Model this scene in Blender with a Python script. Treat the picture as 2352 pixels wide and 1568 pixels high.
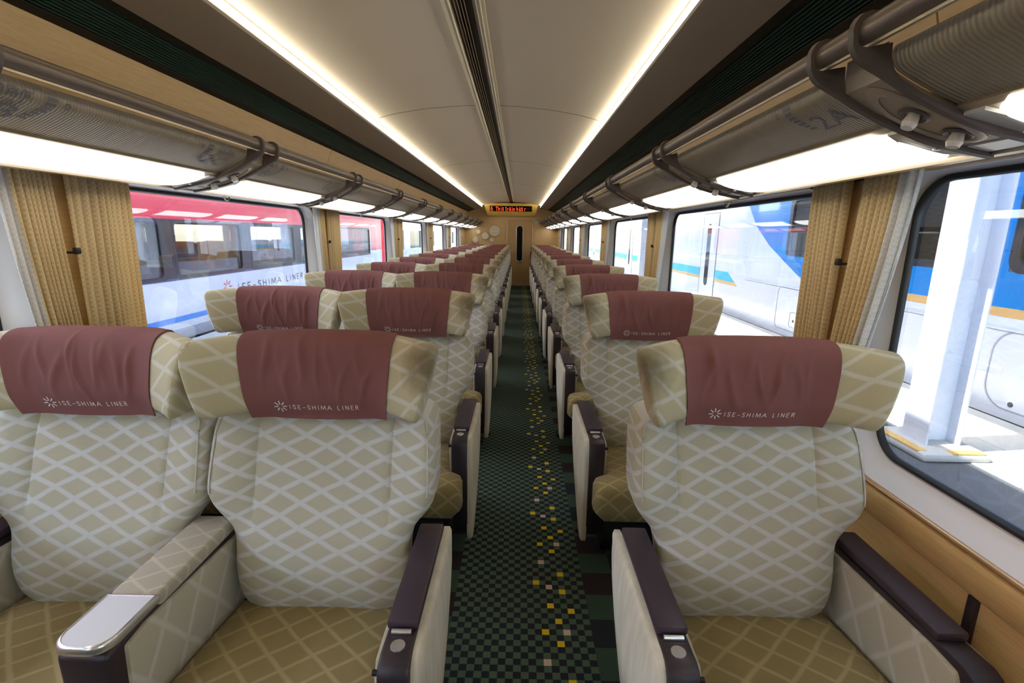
import bpy, bmesh, math, random
from mathutils import Matrix, Vector
random.seed(7)
for o in list(bpy.data.objects): bpy.data.objects.remove(o)
S = bpy.context.scene
COL = S.collection
PI = math.pi

# ---------------------------------------------------------------- camera
cam = bpy.data.cameras.new('camera'); cam.sensor_width = 36.0; cam.lens = 1123.78*36/2352
cam.clip_start = 0.05; cam.clip_end = 300
camo = bpy.data.objects.new('camera', cam); COL.objects.link(camo)
RT, DN, FW = (0.99981466, 0.01446818, 0.01270117), (0.01549121, -0.21286965, -0.9769578), (-0.01143111, 0.97697348, -0.21305433)
CAMP = (0.217, 0.0, 1.337)
camo.matrix_world = Matrix(((RT[0], -DN[0], -FW[0], CAMP[0]), (RT[1], -DN[1], -FW[1], CAMP[1]), (RT[2], -DN[2], -FW[2], CAMP[2]), (0, 0, 0, 1)))
S.camera = camo

# ---------------------------------------------------------------- sky, sun, exposure
SKY_STRENGTH, SUN_STRENGTH, DIFFUSER_EMIT, COVE_EMIT = 2.4, 14.0, 3.3, 15.5
w = bpy.data.worlds.new('sky'); S.world = w; w.use_nodes = True
nt = w.node_tree; bg = nt.nodes['Background']
sky = nt.nodes.new('ShaderNodeTexSky'); sky.sky_type = 'NISHITA'; sky.sun_disc = False
sky.sun_elevation = math.radians(53); sky.sun_rotation = math.radians(-80); sky.air_density = 1.0; sky.dust_density = 1.5
nt.links.new(sky.outputs[0], bg.inputs[0]); bg.inputs[1].default_value = SKY_STRENGTH
sun = bpy.data.lights.new('sun_offscreen', 'SUN'); sun.energy = SUN_STRENGTH; sun.angle = math.radians(0.6); sun.color = (1, 0.95, 0.87)
suno = bpy.data.objects.new('sun_offscreen', sun); COL.objects.link(suno)
suno.rotation_euler = Vector((0.70, 0.10, -1.0)).to_track_quat('-Z', 'Y').to_euler()
S.view_settings.view_transform = 'Standard'; S.view_settings.look = 'None'
S.view_settings.gamma = 1; S.view_settings.use_curve_mapping = False; S.view_settings.exposure = 0.0

# ---------------------------------------------------------------- materials
def srgb(r, g, b):
    f = lambda c: (c/255/12.92) if c <= 10 else ((c/255+0.055)/1.055)**2.4
    return (f(r), f(g), f(b), 1)
MATS = {}
class NT:
    def __init__(s, name):
        s.m = bpy.data.materials.new(name); s.m.use_nodes = True; s.t = s.m.node_tree
        s.b = s.t.nodes['Principled BSDF']; s.out = s.t.nodes['Material Output']; MATS[name] = s.m
    def n(s, typ, ins=None, **kw):
        nd = s.t.nodes.new(typ)
        for k, v in kw.items(): setattr(nd, k, v)
        for k, v in (ins or {}).items(): s.set(nd.inputs[k], v)
        return nd
    def set(s, sock, v):
        if isinstance(v, bpy.types.NodeSocket): s.t.links.new(v, sock)
        elif isinstance(v, bpy.types.Node): s.t.links.new(v.outputs[0], sock)
        else: sock.default_value = v
    def math(s, op, a, b=0.0, c=None):
        nd = s.n('ShaderNodeMath', operation=op); s.set(nd.inputs[0], a); s.set(nd.inputs[1], b)
        if c is not None: s.set(nd.inputs[2], c)
        return nd.outputs[0]
    def ramp(s, x, a, b, lo=0.0, hi=1.0):
        nd = s.n('ShaderNodeMapRange', {0: x, 1: a, 2: b, 3: lo, 4: hi}); return nd.outputs[0]
    def mix(s, fac, a, b):
        nd = s.n('ShaderNodeMix', data_type='RGBA'); s.set(nd.inputs[0], fac); s.set(nd.inputs[6], a); s.set(nd.inputs[7], b); return nd.outputs[2]
    def noise(s, vec, scale, detail=2.0, rough=0.5):
        return s.n('ShaderNodeTexNoise', {'Vector': vec, 'Scale': scale, 'Detail': detail, 'Roughness': rough})
    def bump(s, h, strength=0.3, dist=0.002):
        s.set(s.b.inputs['Normal'], s.n('ShaderNodeBump', {'Height': h, 'Strength': strength, 'Distance': dist}))
    def P(s, **kw):
        for k, v in kw.items(): s.set(s.b.inputs[k.replace('_', ' ')], v)
        return s
    def scaled(s, vec, sc):
        return s.n('ShaderNodeMapping', {'Vector': vec, 'Scale': sc}).outputs[0]
def tc(n, which='Object'):
    t = n.n('ShaderNodeTexCoord'); return t.outputs[which]

def plain(name, col, rough=0.5, metal=0.0, grain=0.0, gscale=60.0, bump=0.0, spec=0.5, coat=0.0):
    n = NT(name); n.P(Base_Color=col, Roughness=rough, Metallic=metal, Coat_Weight=coat); n.b.inputs['Specular IOR Level'].default_value = spec
    if grain or bump:
        nz = n.noise(tc(n), gscale, 3)
        if grain:
            d = tuple(c*(1-grain) for c in col[:3])+(1,); l = tuple(min(1, c*(1+grain)) for c in col[:3])+(1,)
            n.P(Base_Color=n.mix(nz.outputs[0], d, l))
        if bump: n.bump(nz.outputs[0], bump, 0.002)
    return n.m
def emit(name, col, k):
    n = NT(name); n.P(Base_Color=col, Emission_Color=col, Emission_Strength=k); return n.m

def wood(name, a, b, axis='y', rough=0.42):
    n = NT(name); sc = {'y': (30, 1.2, 30), 'x': (1.2, 30, 30), 'z': (30, 30, 1.4)}[axis]
    v = n.scaled(tc(n), sc); nz = n.noise(v, 6.0, 5, 0.6); nz2 = n.noise(v, 30.0, 3, 0.6)
    f = n.math('ADD', n.math('MULTIPLY', nz.outputs[0], 0.6), n.math('MULTIPLY', nz2.outputs[0], 0.4))
    n.P(Base_Color=n.mix(n.ramp(f, 0.35, 0.65), a, b), Roughness=rough); n.bump(nz2.outputs[0], 0.08, 0.001); return n.m

def lattice(name, base, line, pu=0.11, pv=0.058, hw=0.100, stain=None, fade=None):
    n = NT(name); uv = tc(n, 'UV')
    nz = n.noise(uv, 7.0, 1); wv = n.n('ShaderNodeVectorMath', {0: nz.outputs[1], 1: (0.5, 0.5, 0.5)}, operation='SUBTRACT')
    sc = n.n('ShaderNodeVectorMath', {0: wv.outputs[0], 1: (0.020, 0.014, 0)}, operation='MULTIPLY')
    uvw = n.n('ShaderNodeVectorMath', {0: uv, 1: sc.outputs[0]}, operation='ADD')
    # the weave makes comb-like edges on the lines
    sp0 = n.n('ShaderNodeSeparateXYZ', {0: uv}); comb = n.math('MULTIPLY', n.math('PINGPONG', n.math('DIVIDE', sp0.outputs[1], 0.0032), 0.5), 0.07)
    sp = n.n('ShaderNodeSeparateXYZ', {0: uvw.outputs[0]})
    u = n.math('DIVIDE', sp.outputs[0], pu); v = n.math('DIVIDE', sp.outputs[1], pv)
    ms = []
    for op in ('ADD', 'SUBTRACT'):
        d = n.math('ADD', n.math('PINGPONG', n.math(op, u, v), 0.5), comb)
        ms.append(n.ramp(d, hw, hw+0.055, 1.0, 0.0))
    m = n.math('MAXIMUM', ms[0], ms[1])
    if fade:      # the pale lines get fainter towards the lower end
        wn_ = n.noise(uv, 9.0, 3); vv = n.math('ADD', sp0.outputs[1], n.math('MULTIPLY', n.math('SUBTRACT', wn_.outputs[0], 0.5), 0.10))
        m = n.math('MULTIPLY', m, n.ramp(vv, fade[0], fade[1], 0.22, 1.0))
    # chevron weave
    wu = n.math('PINGPONG', n.math('DIVIDE', sp0.outputs[0], 0.0065), 0.5)
    wave = n.math('PINGPONG', n.math('ADD', n.math('DIVIDE', sp0.outputs[1], 0.0036), n.math('MULTIPLY', wu, 1.2)), 0.5)
    big = n.noise(uv, 3.0, 3)
    b2 = n.mix(n.math('MULTIPLY', wave, 0.9), base, tuple(c*0.78 for c in base[:3])+(1,))
    c = n.mix(n.math('MULTIPLY', m, 0.80), b2, line)
    c = n.mix(n.ramp(big.outputs[0], 0.35, 0.75, 0.0, 0.18), c, tuple(x*0.75 for x in base[:3])+(1,))
    if stain:
        dn = n.n('ShaderNodeVectorMath', {0: tc(n), 1: stain}, operation='DISTANCE')
        st = n.noise(tc(n), 30.0, 3)
        dd = n.math('ADD', dn.outputs[1], n.math('MULTIPLY', n.math('SUBTRACT', st.outputs[0], 0.5), 0.05))
        c = n.mix(n.ramp(dd, 0.02, 0.095, 0.8, 0.0), c, srgb(92, 80, 54))
    n.P(Base_Color=c, Roughness=0.85, Sheen_Weight=0.12); n.b.inputs['Specular IOR Level'].default_value = 0.2
    n.bump(wave, 0.5, 0.0012); return n.m

BASE, LINE = srgb(182, 174, 148), srgb(202, 201, 198)
lattice('fabric', BASE, LINE)
lattice('fabric_seat', srgb(144, 126, 80), srgb(172, 154, 110), 0.10, 0.082, 0.06)
lattice('fabric_side', srgb(186, 177, 152), srgb(203, 196, 178), 0.12, 0.17, 0.05)
lattice('fabric_arm', srgb(176, 166, 146), srgb(196, 186, 164), 0.10, 0.07, 0.05)
def streaky(name, a, b):
    n = NT(name); v = n.scaled(tc(n), (6, 6, 1.2)); nz = n.noise(v, 5.0, 3, 0.55); f = n.noise(tc(n), 700.0, 1)
    n.P(Base_Color=n.mix(n.ramp(nz.outputs[0], 0.35, 0.68), a, b), Roughness=0.9); n.bump(f.outputs[0], 0.3, 0.001); return n.m
streaky('fabric_outer', srgb(194, 184, 158), srgb(210, 201, 178))
def cloth(name, col, scale=900.0, amt=0.22, bmp=0.35, rough=0.9):
    n = NT(name); t = tc(n); a = n.n('ShaderNodeTexWave', {'Vector': t, 'Scale': scale/3, 'Distortion': 1.0}, bands_direction='X')
    b = n.n('ShaderNodeTexWave', {'Vector': t, 'Scale': scale/3, 'Distortion': 1.0}, bands_direction='Z')
    f = n.math('MULTIPLY', n.math('ADD', a.outputs[1], b.outputs[1]), 0.5); nz = n.noise(t, 14.0, 3)
    f2 = n.math('ADD', n.math('MULTIPLY', f, 0.5), n.math('MULTIPLY', nz.outputs[0], 0.5))
    n.P(Base_Color=n.mix(f2, tuple(c*(1-amt) for c in col[:3])+(1,), tuple(min(1, c*(1+amt)) for c in col[:3])+(1,)), Roughness=rough)
    n.b.inputs['Specular IOR Level'].default_value = 0.25; n.bump(f, bmp, 0.0006); return n.m
cloth('maroon', srgb(124, 80, 75))
def drape(name, col, dark):
    n = NT(name); t = tc(n); sp = n.n('ShaderNodeSeparateXYZ', {0: t})
    zi = n.math('FLOOR', n.math('DIVIDE', sp.outputs[2], 0.0075)); off = n.math('MULTIPLY', n.math('MODULO', zi, 2.0), 0.5)
    a = n.math('SINE', n.math('MULTIPLY', n.math('ADD', n.math('DIVIDE', sp.outputs[1], 0.0085), off), 2*PI)); b = n.math('SINE', n.math('MULTIPLY', sp.outputs[2], 2*PI/0.0075))
    f = n.ramp(n.math('MULTIPLY', a, b), -0.6, 0.9)
    c = n.mix(n.math('MULTIPLY', f, 0.45), col, dark); n.P(Base_Color=c, Roughness=0.85); n.b.inputs['Specular IOR Level'].default_value = 0.15; n.bump(f, 0.5, 0.0012)
    tr = n.n('ShaderNodeBsdfTranslucent', {0: c}); mx = n.n('ShaderNodeMixShader', {0: 0.4, 1: n.b.outputs[0], 2: tr.outputs[0]})
    n.t.links.new(mx.outputs[0], n.out.inputs[0])
drape('curtain', srgb(240, 220, 174), srgb(190, 164, 112))
drape('curtain_white', srgb(242, 239, 232), srgb(216, 210, 200))
plain('piping', srgb(196, 190, 172), 0.8)
plain('letter_white', srgb(226, 220, 210), 0.6)
plain('purple', srgb(46, 36, 40), 0.40, grain=0.08, gscale=500, bump=0.12)
plain('purple_pad', srgb(58, 45, 54), 0.42, grain=0.06, gscale=400, bump=0.08)
plain('black', srgb(20, 20, 22), 0.5)
plain('black_rubber', srgb(16, 16, 18), 0.45)
plain('chrome', srgb(224, 222, 220), 0.25, 0.85)
plain('tray', srgb(214, 214, 216), 0.3)
plain('bronze', srgb(206, 174, 138), 0.3, 0.8)
plain('frame_metal', srgb(214, 196, 168), 0.3, 0.45)
plain('white_frame', srgb(240, 241, 246), 0.35)
plain('dark_brown', srgb(66, 48, 40), 0.5)
wood('wood', srgb(202, 166, 108), srgb(222, 188, 130), 'y')
wood('wood_end', srgb(200, 168, 116), srgb(216, 186, 134), 'z')
wood('wood_door', srgb(182, 148, 100), srgb(198, 166, 116), 'z')
plain('sign_case', srgb(226, 190, 100), 0.45)
plain('ceiling_white', srgb(212, 200, 182), 0.45, grain=0.015, gscale=3)
plain('taupe', srgb(160, 146, 128), 0.45, grain=0.03, gscale=8)
plain('cream_metal', srgb(214, 204, 176), 0.35)
plain('louvre_dark', srgb(8, 14, 12), 0.55)
plain('louvre_fin', srgb(34, 62, 50), 0.35)
plain('alu', srgb(190, 176, 150), 0.35, 0.7)
plain('pipe', srgb(118, 105, 92), 0.34, 0.45)
plain('bracket', srgb(92, 80, 74), 0.42)
plain('pod', srgb(164, 148, 128), 0.40, 0.25, grain=0.04, gscale=10)
plain('pod_light', srgb(196, 192, 184), 0.3, 0.2)
plain('lens_clear', srgb(216, 206, 188), 0.12, 0.0)
plain('decal', srgb(104, 102, 108), 0.5)
emit('diffuser', (1.0, 0.955, 0.89, 1), DIFFUSER_EMIT)
emit('cove', (1.0, 0.915, 0.72, 1), COVE_EMIT)
emit('led', (1.0, 0.10, 0.035, 1), 1.3)
plain('led_dim', srgb(70, 74, 84), 0.4)
plain('panel_black', srgb(14, 12, 12), 0.25)
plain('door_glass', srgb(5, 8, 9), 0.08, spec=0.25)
plain('disc', srgb(248, 243, 224), 0.5)
plain('plate', srgb(196, 190, 178), 0.4)
for nm, c in (('carpet_green', (80, 97, 80)), ('carpet_dark', (42, 44, 47)), ('carpet_teal', (58, 76, 62)), ('carpet_brown', (50, 42, 42)),
              ('carpet_yellow', (218, 186, 40)), ('carpet_pink', (206, 176, 160))):
    plain(nm, srgb(*c), 0.95, grain=0.28, gscale=420, bump=0.5, spec=0.1)
# ribbed rack panel
n = NT('rack_panel'); t = tc(n); sp = n.n('ShaderNodeSeparateXYZ', {0: t})
wv = n.math('SINE', n.math('MULTIPLY', sp.outputs[1], 2*PI/0.0085))
n.P(Base_Color=n.mix(n.ramp(wv, -1, 1), srgb(142, 130, 108), srgb(158, 145, 122)), Roughness=0.42, Metallic=0.15); n.bump(wv, 0.35, 0.0015)
# outside
plain('paint_white', srgb(206, 209, 216), 0.18, coat=0.4)
plain('paint_red', srgb(214, 44, 62), 0.18, coat=0.4)
plain('paint_blue', srgb(0, 122, 196), 0.2, coat=0.4)
plain('paint_navy', srgb(58, 74, 120), 0.25, coat=0.4)
plain('paint_sky', srgb(54, 132, 214), 0.25)
plain('paint_teal', srgb(40, 176, 206), 0.25)
plain('paint_gold', srgb(206, 164, 104), 0.3)
plain('paint_grey', srgb(150, 154, 164), 0.4)
plain('paint_orange', srgb(226, 104, 60), 0.4)
plain('text_grey', srgb(84, 88, 100), 0.4)
plain('train_dark', srgb(40, 43, 54), 0.25)
plain('under_dark', srgb(40, 40, 42), 0.8)
plain('seat_maroon', srgb(104, 50, 62), 0.8)
plain('seat_orange', srgb(190, 104, 48), 0.8)
plain('seat_grey', srgb(150, 140, 130), 0.8)
plain('train_inside', srgb(168, 164, 160), 0.7)
plain('train_green', srgb(70, 110, 84), 0.7)
plain('concrete', srgb(184, 182, 176), 0.9, grain=0.12, gscale=25, bump=0.3)
plain('asphalt', srgb(88, 91, 96), 0.95, grain=0.5, gscale=160, bump=0.7)
plain('tile_pale', srgb(206, 200, 188), 0.8, grain=0.06, gscale=40)
plain('pole_paint', srgb(216, 220, 230), 0.4, grain=0.03, gscale=9)
plain('base_yellow', srgb(206, 164, 96), 0.8, grain=0.2, gscale=18)
plain('canopy', srgb(196, 198, 200), 0.7)
emit('train_lamp', (1.0, 0.96, 0.86, 1), 2.2)
def glass(name, tint, gloss=(1, 1, 1, 1), f0=0.06, rough=0.0):
    n = NT(name); t = n.n('ShaderNodeBsdfTransparent', {0: tint}); g = n.n('ShaderNodeBsdfGlossy', {'Color': gloss, 'Roughness': rough})
    lw = n.n('ShaderNodeFresnel', {'IOR': 1.45}); mx = n.n('ShaderNodeMixShader', {0: n.math('MULTIPLY', lw.outputs[0], f0), 1: t.outputs[0], 2: g.outputs[0]})
    n.t.links.new(mx.outputs[0], n.out.inputs[0]); return n.m
glass('glass', (0.95, 0.975, 0.98, 1), f0=0.28)
glass('glass_train', (0.60, 0.63, 0.66, 1), f0=0.7)
glass('glass_teal', (0.30, 0.46, 0.44, 1), f0=1.6)

# ---------------------------------------------------------------- mesh helpers
LOC = {}
class MB:
    def __init__(s): s.v = []; s.f = []; s.m = []
    def add(s, vs, fs, mi=0):
        o = len(s.v); s.v += [tuple(p) for p in vs]; s.f += [[i+o for i in f] for f in fs]; s.m += [mi]*len(fs); return s
    def box(s, x0, x1, y0, y1, z0, z1, mi=0):
        if x0 > x1: x0, x1 = x1, x0
        v = [(x, y, z) for x in (x0, x1) for y in (y0, y1) for z in (z0, z1)]
        return s.add(v, [(0, 1, 3, 2), (4, 6, 7, 5), (0, 4, 5, 1), (2, 3, 7, 6), (0, 2, 6, 4), (1, 5, 7, 3)], mi)
    def prism(s, poly, ax, a, b, mi=0):
        def P(p, t): return {'x': (t, p[0], p[1]), 'y': (p[0], t, p[1]), 'z': (p[0], p[1], t)}[ax]
        n = len(poly); v = [P(p, a) for p in poly]+[P(p, b) for p in poly]
        return s.add(v, [list(range(n))[::-1], list(range(n, 2*n))]+[(i, (i+1) % n, n+(i+1) % n, n+i) for i in range(n)], mi)
    def rings(s, R, close=True, cap=True, loop=False, mi=0):
        n = len(R[0]); v = [p for r in R for p in r]; f = []
        for j in range(len(R)-(0 if loop else 1)):
            k = (j+1) % len(R)
            for i in range(n if close else n-1):
                a = (i+1) % n; f.append((j*n+i, j*n+a, k*n+a, k*n+i))
        if cap and close and not loop: f += [list(range(n))[::-1], list(range((len(R)-1)*n, len(R)*n))]
        return s.add(v, f, mi)
    def tube(s, path, r, n=8, loop=False, mi=0):
        P = [Vector(p) for p in path]; R = []; N = len(P)
        for i in range(N):
            a = P[(i-1) % N] if (loop or i) else P[0]; b = P[(i+1) % N] if (loop or i < N-1) else P[-1]
            t = (b-a).normalized(); up = Vector((0, 0, 1)) if abs(t.z) < 0.9 else Vector((0, 1, 0))
            x = t.cross(up).normalized(); y = x.cross(t)
            R.append([tuple(P[i]+x*r*math.cos(2*PI*k/n)+y*r*math.sin(2*PI*k/n)) for k in range(n)])
        return s.rings(R, True, True, loop, mi)
    def cyl(s, a, b, r0, r1=None, n=16, mi=0):
        a, b = Vector(a), Vector(b); t = (b-a).normalized(); up = Vector((0, 0, 1)) if abs(t.z) < 0.9 else Vector((0, 1, 0))
        x = t.cross(up).normalized(); y = x.cross(t); r1 = r0 if r1 is None else r1
        return s.rings([[tuple(c+x*r*math.cos(2*PI*k/n)+y*r*math.sin(2*PI*k/n)) for k in range(n)] for c, r in ((a, r0), (b, r1))], True, True, False, mi)
    def build(s, name, mat, parent=None, smooth=None, uv=None, bevel=0.0, seg=2, recalc=True):
        off = LOC.get(parent.name, Vector()) if parent else Vector()
        me = bpy.data.meshes.new(name); me.from_pydata([tuple(Vector(p)-off) for p in s.v], [], s.f)
        mats = mat if isinstance(mat, (list, tuple)) else [mat]
        for mm in mats: me.materials.append(MATS[mm])
        if len(mats) > 1:
            me.polygons.foreach_set('material_index', s.m)
        if recalc or bevel:
            bm = bmesh.new(); bm.from_mesh(me)
            if recalc: bmesh.ops.recalc_face_normals(bm, faces=bm.faces)
            if bevel:
                es = [e for e in bm.edges if len(e.link_faces) == 2 and e.calc_face_angle(0) > 0.6]
                bmesh.ops.bevel(bm, geom=es, offset=bevel, segments=seg, profile=0.5, affect='EDGES', clamp_overlap=True)
            bm.to_mesh(me); bm.free()
        if uv:
            L = me.uv_layers.new(name='UVMap')
            for lp in me.loops: L.data[lp.index].uv = uv(*me.vertices[lp.vertex_index].co)
        if smooth is None and bevel: smooth = 35
        if smooth:
            me.shade_smooth(); me.set_sharp_from_angle(angle=math.radians(smooth))
        o = bpy.data.objects.new(name, me); COL.objects.link(o)
        if parent: o.parent = parent; LOC[o.name] = off
        else: LOC[o.name] = Vector()
        return o
def tag(o, label, cat, group=None, kind=None):
    o['label'] = label; o['category'] = cat
    if group: o['group'] = group
    if kind: o['kind'] = kind
    return o
def empty(name, loc, label, cat, group=None, kind=None):
    o = bpy.data.objects.new(name, None); COL.objects.link(o); o.location = loc; o.empty_display_size = 0.1
    LOC[o.name] = Vector(loc); return tag(o, label, cat, group, kind)
def copy_tree(o, parent=None):
    c = o.copy(); COL.objects.link(c)
    if parent: c.parent = parent
    for ch in o.children: copy_tree(ch, c)
    return c
def lerp_tab(tab, x):
    if x <= tab[0][0]: return tab[0][1:]
    for a, b in zip(tab, tab[1:]):
        if x <= b[0]:
            t = (x-a[0])/(b[0]-a[0]); t = t*t*(3-2*t); return tuple(p+(q-p)*t for p, q in zip(a[1:], b[1:]))
    return tab[-1][1:]
def catmull(pts, n, closed=False):
    out = []; N = len(pts); segs = N if closed else N-1
    for i in range(segs):
        g = (lambda k: pts[k % N]) if closed else (lambda k: pts[max(0, min(N-1, k))])
        p0, p1, p2, p3 = g(i-1), g(i), g(i+1), g(i+2)
        for k in range(n):
            t = k/n
            out.append(tuple(0.5*(2*b+(c-a)*t+(2*a-5*b+4*c-d)*t*t+(3*b-a-3*c+d)*t**3) for a, b, c, d in zip(p0, p1, p2, p3)))
    if not closed: out.append(tuple(pts[-1]))
    return out
def rrect(a0, a1, b0, b1, r, n=8):
    out = []
    for cx, cy, s in ((a1-r, b1-r, 0), (a0+r, b1-r, 1), (a0+r, b0+r, 2), (a1-r, b0+r, 3)):
        for k in range(n+1):
            t = (s+k/n)*PI/2; out.append((cx+r*math.cos(t), cy+r*math.sin(t)))
    return out
ORD = ['', 'first', 'second', 'third', 'fourth', 'fifth', 'sixth', 'seventh', 'eighth', 'ninth', 'tenth', 'eleventh', 'twelfth', 'thirteenth', 'fourteenth', 'fifteenth']
YB, YF = 13.3, -2.6            # end wall in view, wall behind the camera
WY = [(-2.47+2.1*k, -0.73+2.1*k) for k in range(7)]     # windows along the car
WZ0, WZ1 = 0.728, 1.497
SIDE = {-1: 'red train', 1: 'blue train'}
WSIDE = {-1: 'left', 1: 'right'}

# ---------------------------------------------------------------- floor and carpet
CELL = 0.0246
mb = MB(); x0 = -0.003; X1 = x0+20*CELL
YEL = {(15, 0), (13, 2), (15, 4), (17, 6), (14, 7), (16, 10), (12, 12), (16, 14)}; PNK = {(13, 17), (16, 2), (14, 11)}
j0 = math.floor((YF-1.376)/CELL); j1 = math.ceil((YB-1.376)/CELL)
for j in range(j0, j1):
    ya = max(YF, 1.376+j*CELL); yb = min(YB, 1.376+(j+1)*CELL)
    for i in range(20):
        mi = 2 if (i, j % 20) in YEL else 3 if (i, j % 20) in PNK else (0 if (i+j) % 2 else 1)
        mb.add([(x0+i*CELL, ya, 0), (x0+(i+1)*CELL, ya, 0), (x0+(i+1)*CELL, yb, 0), (x0+i*CELL, yb, 0)], [(0, 1, 2, 3)], mi)
rr = random.Random(3)
for j in range(j0//5, j1//5+1):
    ya = max(YF, 1.376+j*5*CELL); yb = min(YB, 1.376+(j*5+5)*CELL)
    if yb <= ya: continue
    for i in list(range(-10, 0))+list(range(0, 7)):
        xa = (x0+i*5*CELL) if i < 0 else X1+i*5*CELL
        xb = xa+5*CELL
        xa, xb = max(xa, -1.25), min(xb, 1.25)
        if xb <= xa: continue
        mi = 4 if (i+j) % 2 else rr.choice((1, 5, 5))
        mb.add([(xa, ya, 0), (xb, ya, 0), (xb, yb, 0), (xa, yb, 0)], [(0, 1, 2, 3)], mi)
fl = mb.build('floor', ['carpet_green', 'carpet_dark', 'carpet_yellow', 'carpet_pink', 'carpet_teal', 'carpet_brown'], recalc=False)
tag(fl, 'dark green checkered aisle carpet with scattered yellow and pink squares', 'floor', kind='structure')
MB().box(-1.38, 1.38, YF, YB, -0.12, -0.004).build('subfloor', 'under_dark', fl)

# ---------------------------------------------------------------- ceiling
DOME = [(0.0, 2.156), (0.2, 2.150), (0.4, 2.133), (0.58, 2.105), (0.66, 2.087), (0.715, 2.072), (0.750, 2.0645)]
ce = MB().prism([(1.40, 2.45), (1.30, 2.60), (1.0, 2.72), (0.5, 2.80), (-0.5, 2.80), (-1.0, 2.72), (-1.30, 2.60), (-1.40, 2.45), (-1.36, 2.45), (-0.95, 2.68), (0.95, 2.68), (1.36, 2.45)], 'y', YF-0.1, YB+0.6).build('ceiling', 'paint_white')
tag(ce, 'curved pale ceiling of the carriage with a central vent strip', 'ceiling', kind='structure')
seams = [YF]+[3.43+2.45*k for k in range(-2, 5) if 3.43+2.45*k < YB-0.5]+[YB-0.31]
for sx in (-1, 1):
    for a, b in zip(seams, seams[1:]):
        R = []
        for y in (a+0.002, b-0.002):
            low = [(sx*x, y, z) for x, z in DOME if x >= 0.2]; low = [(sx*0.078, y, 2.1555)]+low
            R.append(low+[(x, y, z+0.01) for x, _, z in reversed(low)])
        MB().rings(R).build('ceiling_panel', 'ceiling_white', ce, smooth=30)
        if a > YF:
            low = [(0.078, 2.1555)]+[q for q in DOME if q[0] >= 0.2]
            MB().rings([[(sx*x, y, z-0.0006) for x, z in low]+[(sx*x, y, z+0.002) for x, z in reversed(low)] for y in (a-0.0035, a+0.0035)]).build('dark_seam_strip', 'black_rubber', ce)  # dark strip draws the seam line between ceiling panels
    MB().prism([(sx*x, z) for x, z in ((0.0, 2.175), (0.75, 2.10), (0.75, 2.11), (0.0, 2.185))], 'y', YF, YB).build('seam_backing', 'taupe', ce)
    # bulkhead with the rounded lip, then the louvre bed and upper wood wall
    pr = [(0.757, 2.030), (0.744, 2.028), (0.738, 2.020), (0.742, 2.011), (0.752, 2.007), (0.95, 1.972), (0.95, 1.99), (0.77, 2.03)]
    MB().prism([(sx*x, z) for x, z in pr], 'y', YF, YB).build('bulkhead', 'taupe', ce, smooth=40)
    MB().prism([(sx*x, z) for x, z in ((0.757, 2.030), (0.80, 2.12), (0.74, 2.12), (0.74, 2.10), (0.79, 2.11), (0.757, 2.035))], 'y', YF, YB).build('cove_back', 'ceiling_white', ce)
    t = empty('cove_light', (sx*0.75, 5.3, 2.02), 'long glowing cove light strip along the ceiling edge, %s side' % SIDE[sx], 'light')
    MB().prism([(sx*x, z) for x, z in ((0.744, 2.030), (0.756, 2.061), (0.759, 2.061), (0.747, 2.030))], 'y', YF+0.02, YB-0.31).build('light_strip', 'cove', t)
    MB().prism([(sx*x, z) for x, z in ((0.746, 2.0605), (0.744, 2.0645), (0.758, 2.066), (0.758, 2.0615))], 'y', YF+0.02, YB-0.31).build('strip_edge', 'cream_metal', t)
    t = empty('ceiling_louvre', (sx*1.04, 5.3, 1.93), 'dark green louvred air grille between ceiling and wood, %s side' % SIDE[sx], 'air vent')
    ax, az, bx, bz = 0.95, 1.972, 1.135, 1.914
    MB().prism([(sx*x, z) for x, z in ((ax, az+0.022), (bx, bz+0.022), (bx, bz+0.03), (ax, az+0.03))], 'y', YF, YB).build('backing', 'louvre_dark', t)
    MB().prism([(sx*x, z) for x, z in ((ax, az), (ax+0.03, az-0.010), (ax+0.03, az+0.004), (ax, az+0.014))], 'y', YF, YB).build('border', 'louvre_dark', t)
    MB().prism([(sx*x, z) for x, z in ((bx-0.03, bz+0.010), (bx, bz), (bx, bz+0.014), (bx-0.03, bz+0.024))], 'y', YF, YB).build('border', 'louvre_dark', t)
    for k in range(11):
        f = (0.03+k*0.0122+0.004)/0.185; x = ax+(bx-ax)*f; z = az+(bz-az)*f
        MB().prism([(sx*(x), z+0.001), (sx*(x+0.0022), z), (sx*(x+0.0022), z+0.006), (sx*x, z+0.007)], 'y', YF, YB).build('fin', 'louvre_fin', t)
t = empty('centre_vent', (0, 5.3, 2.14), 'long metal slatted vent strip with black slot along ceiling centre', 'air vent')
for sx in (-1, 1):
    MB().prism([(sx*x, z) for x, z in ((0.080, 2.158), (0.078, 2.148), (0.066, 2.146), (0.058, 2.151), (0.050, 2.147), (0.044, 2.158))], 'y', YF, YB).build('edge_moulding', 'cream_metal', t, smooth=25)
MB().box(-0.045, 0.045, YF, YB, 2.172, 2.176).build('slot_back', 'black', t)
for k in range(4):
    x = -0.038+k*0.0125
    MB().prism([(x, 2.163), (x+0.006, 2.150), (x+0.0085, 2.150), (x+0.004, 2.165)], 'y', YF, YB).build('slat', 'alu', t)

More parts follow.
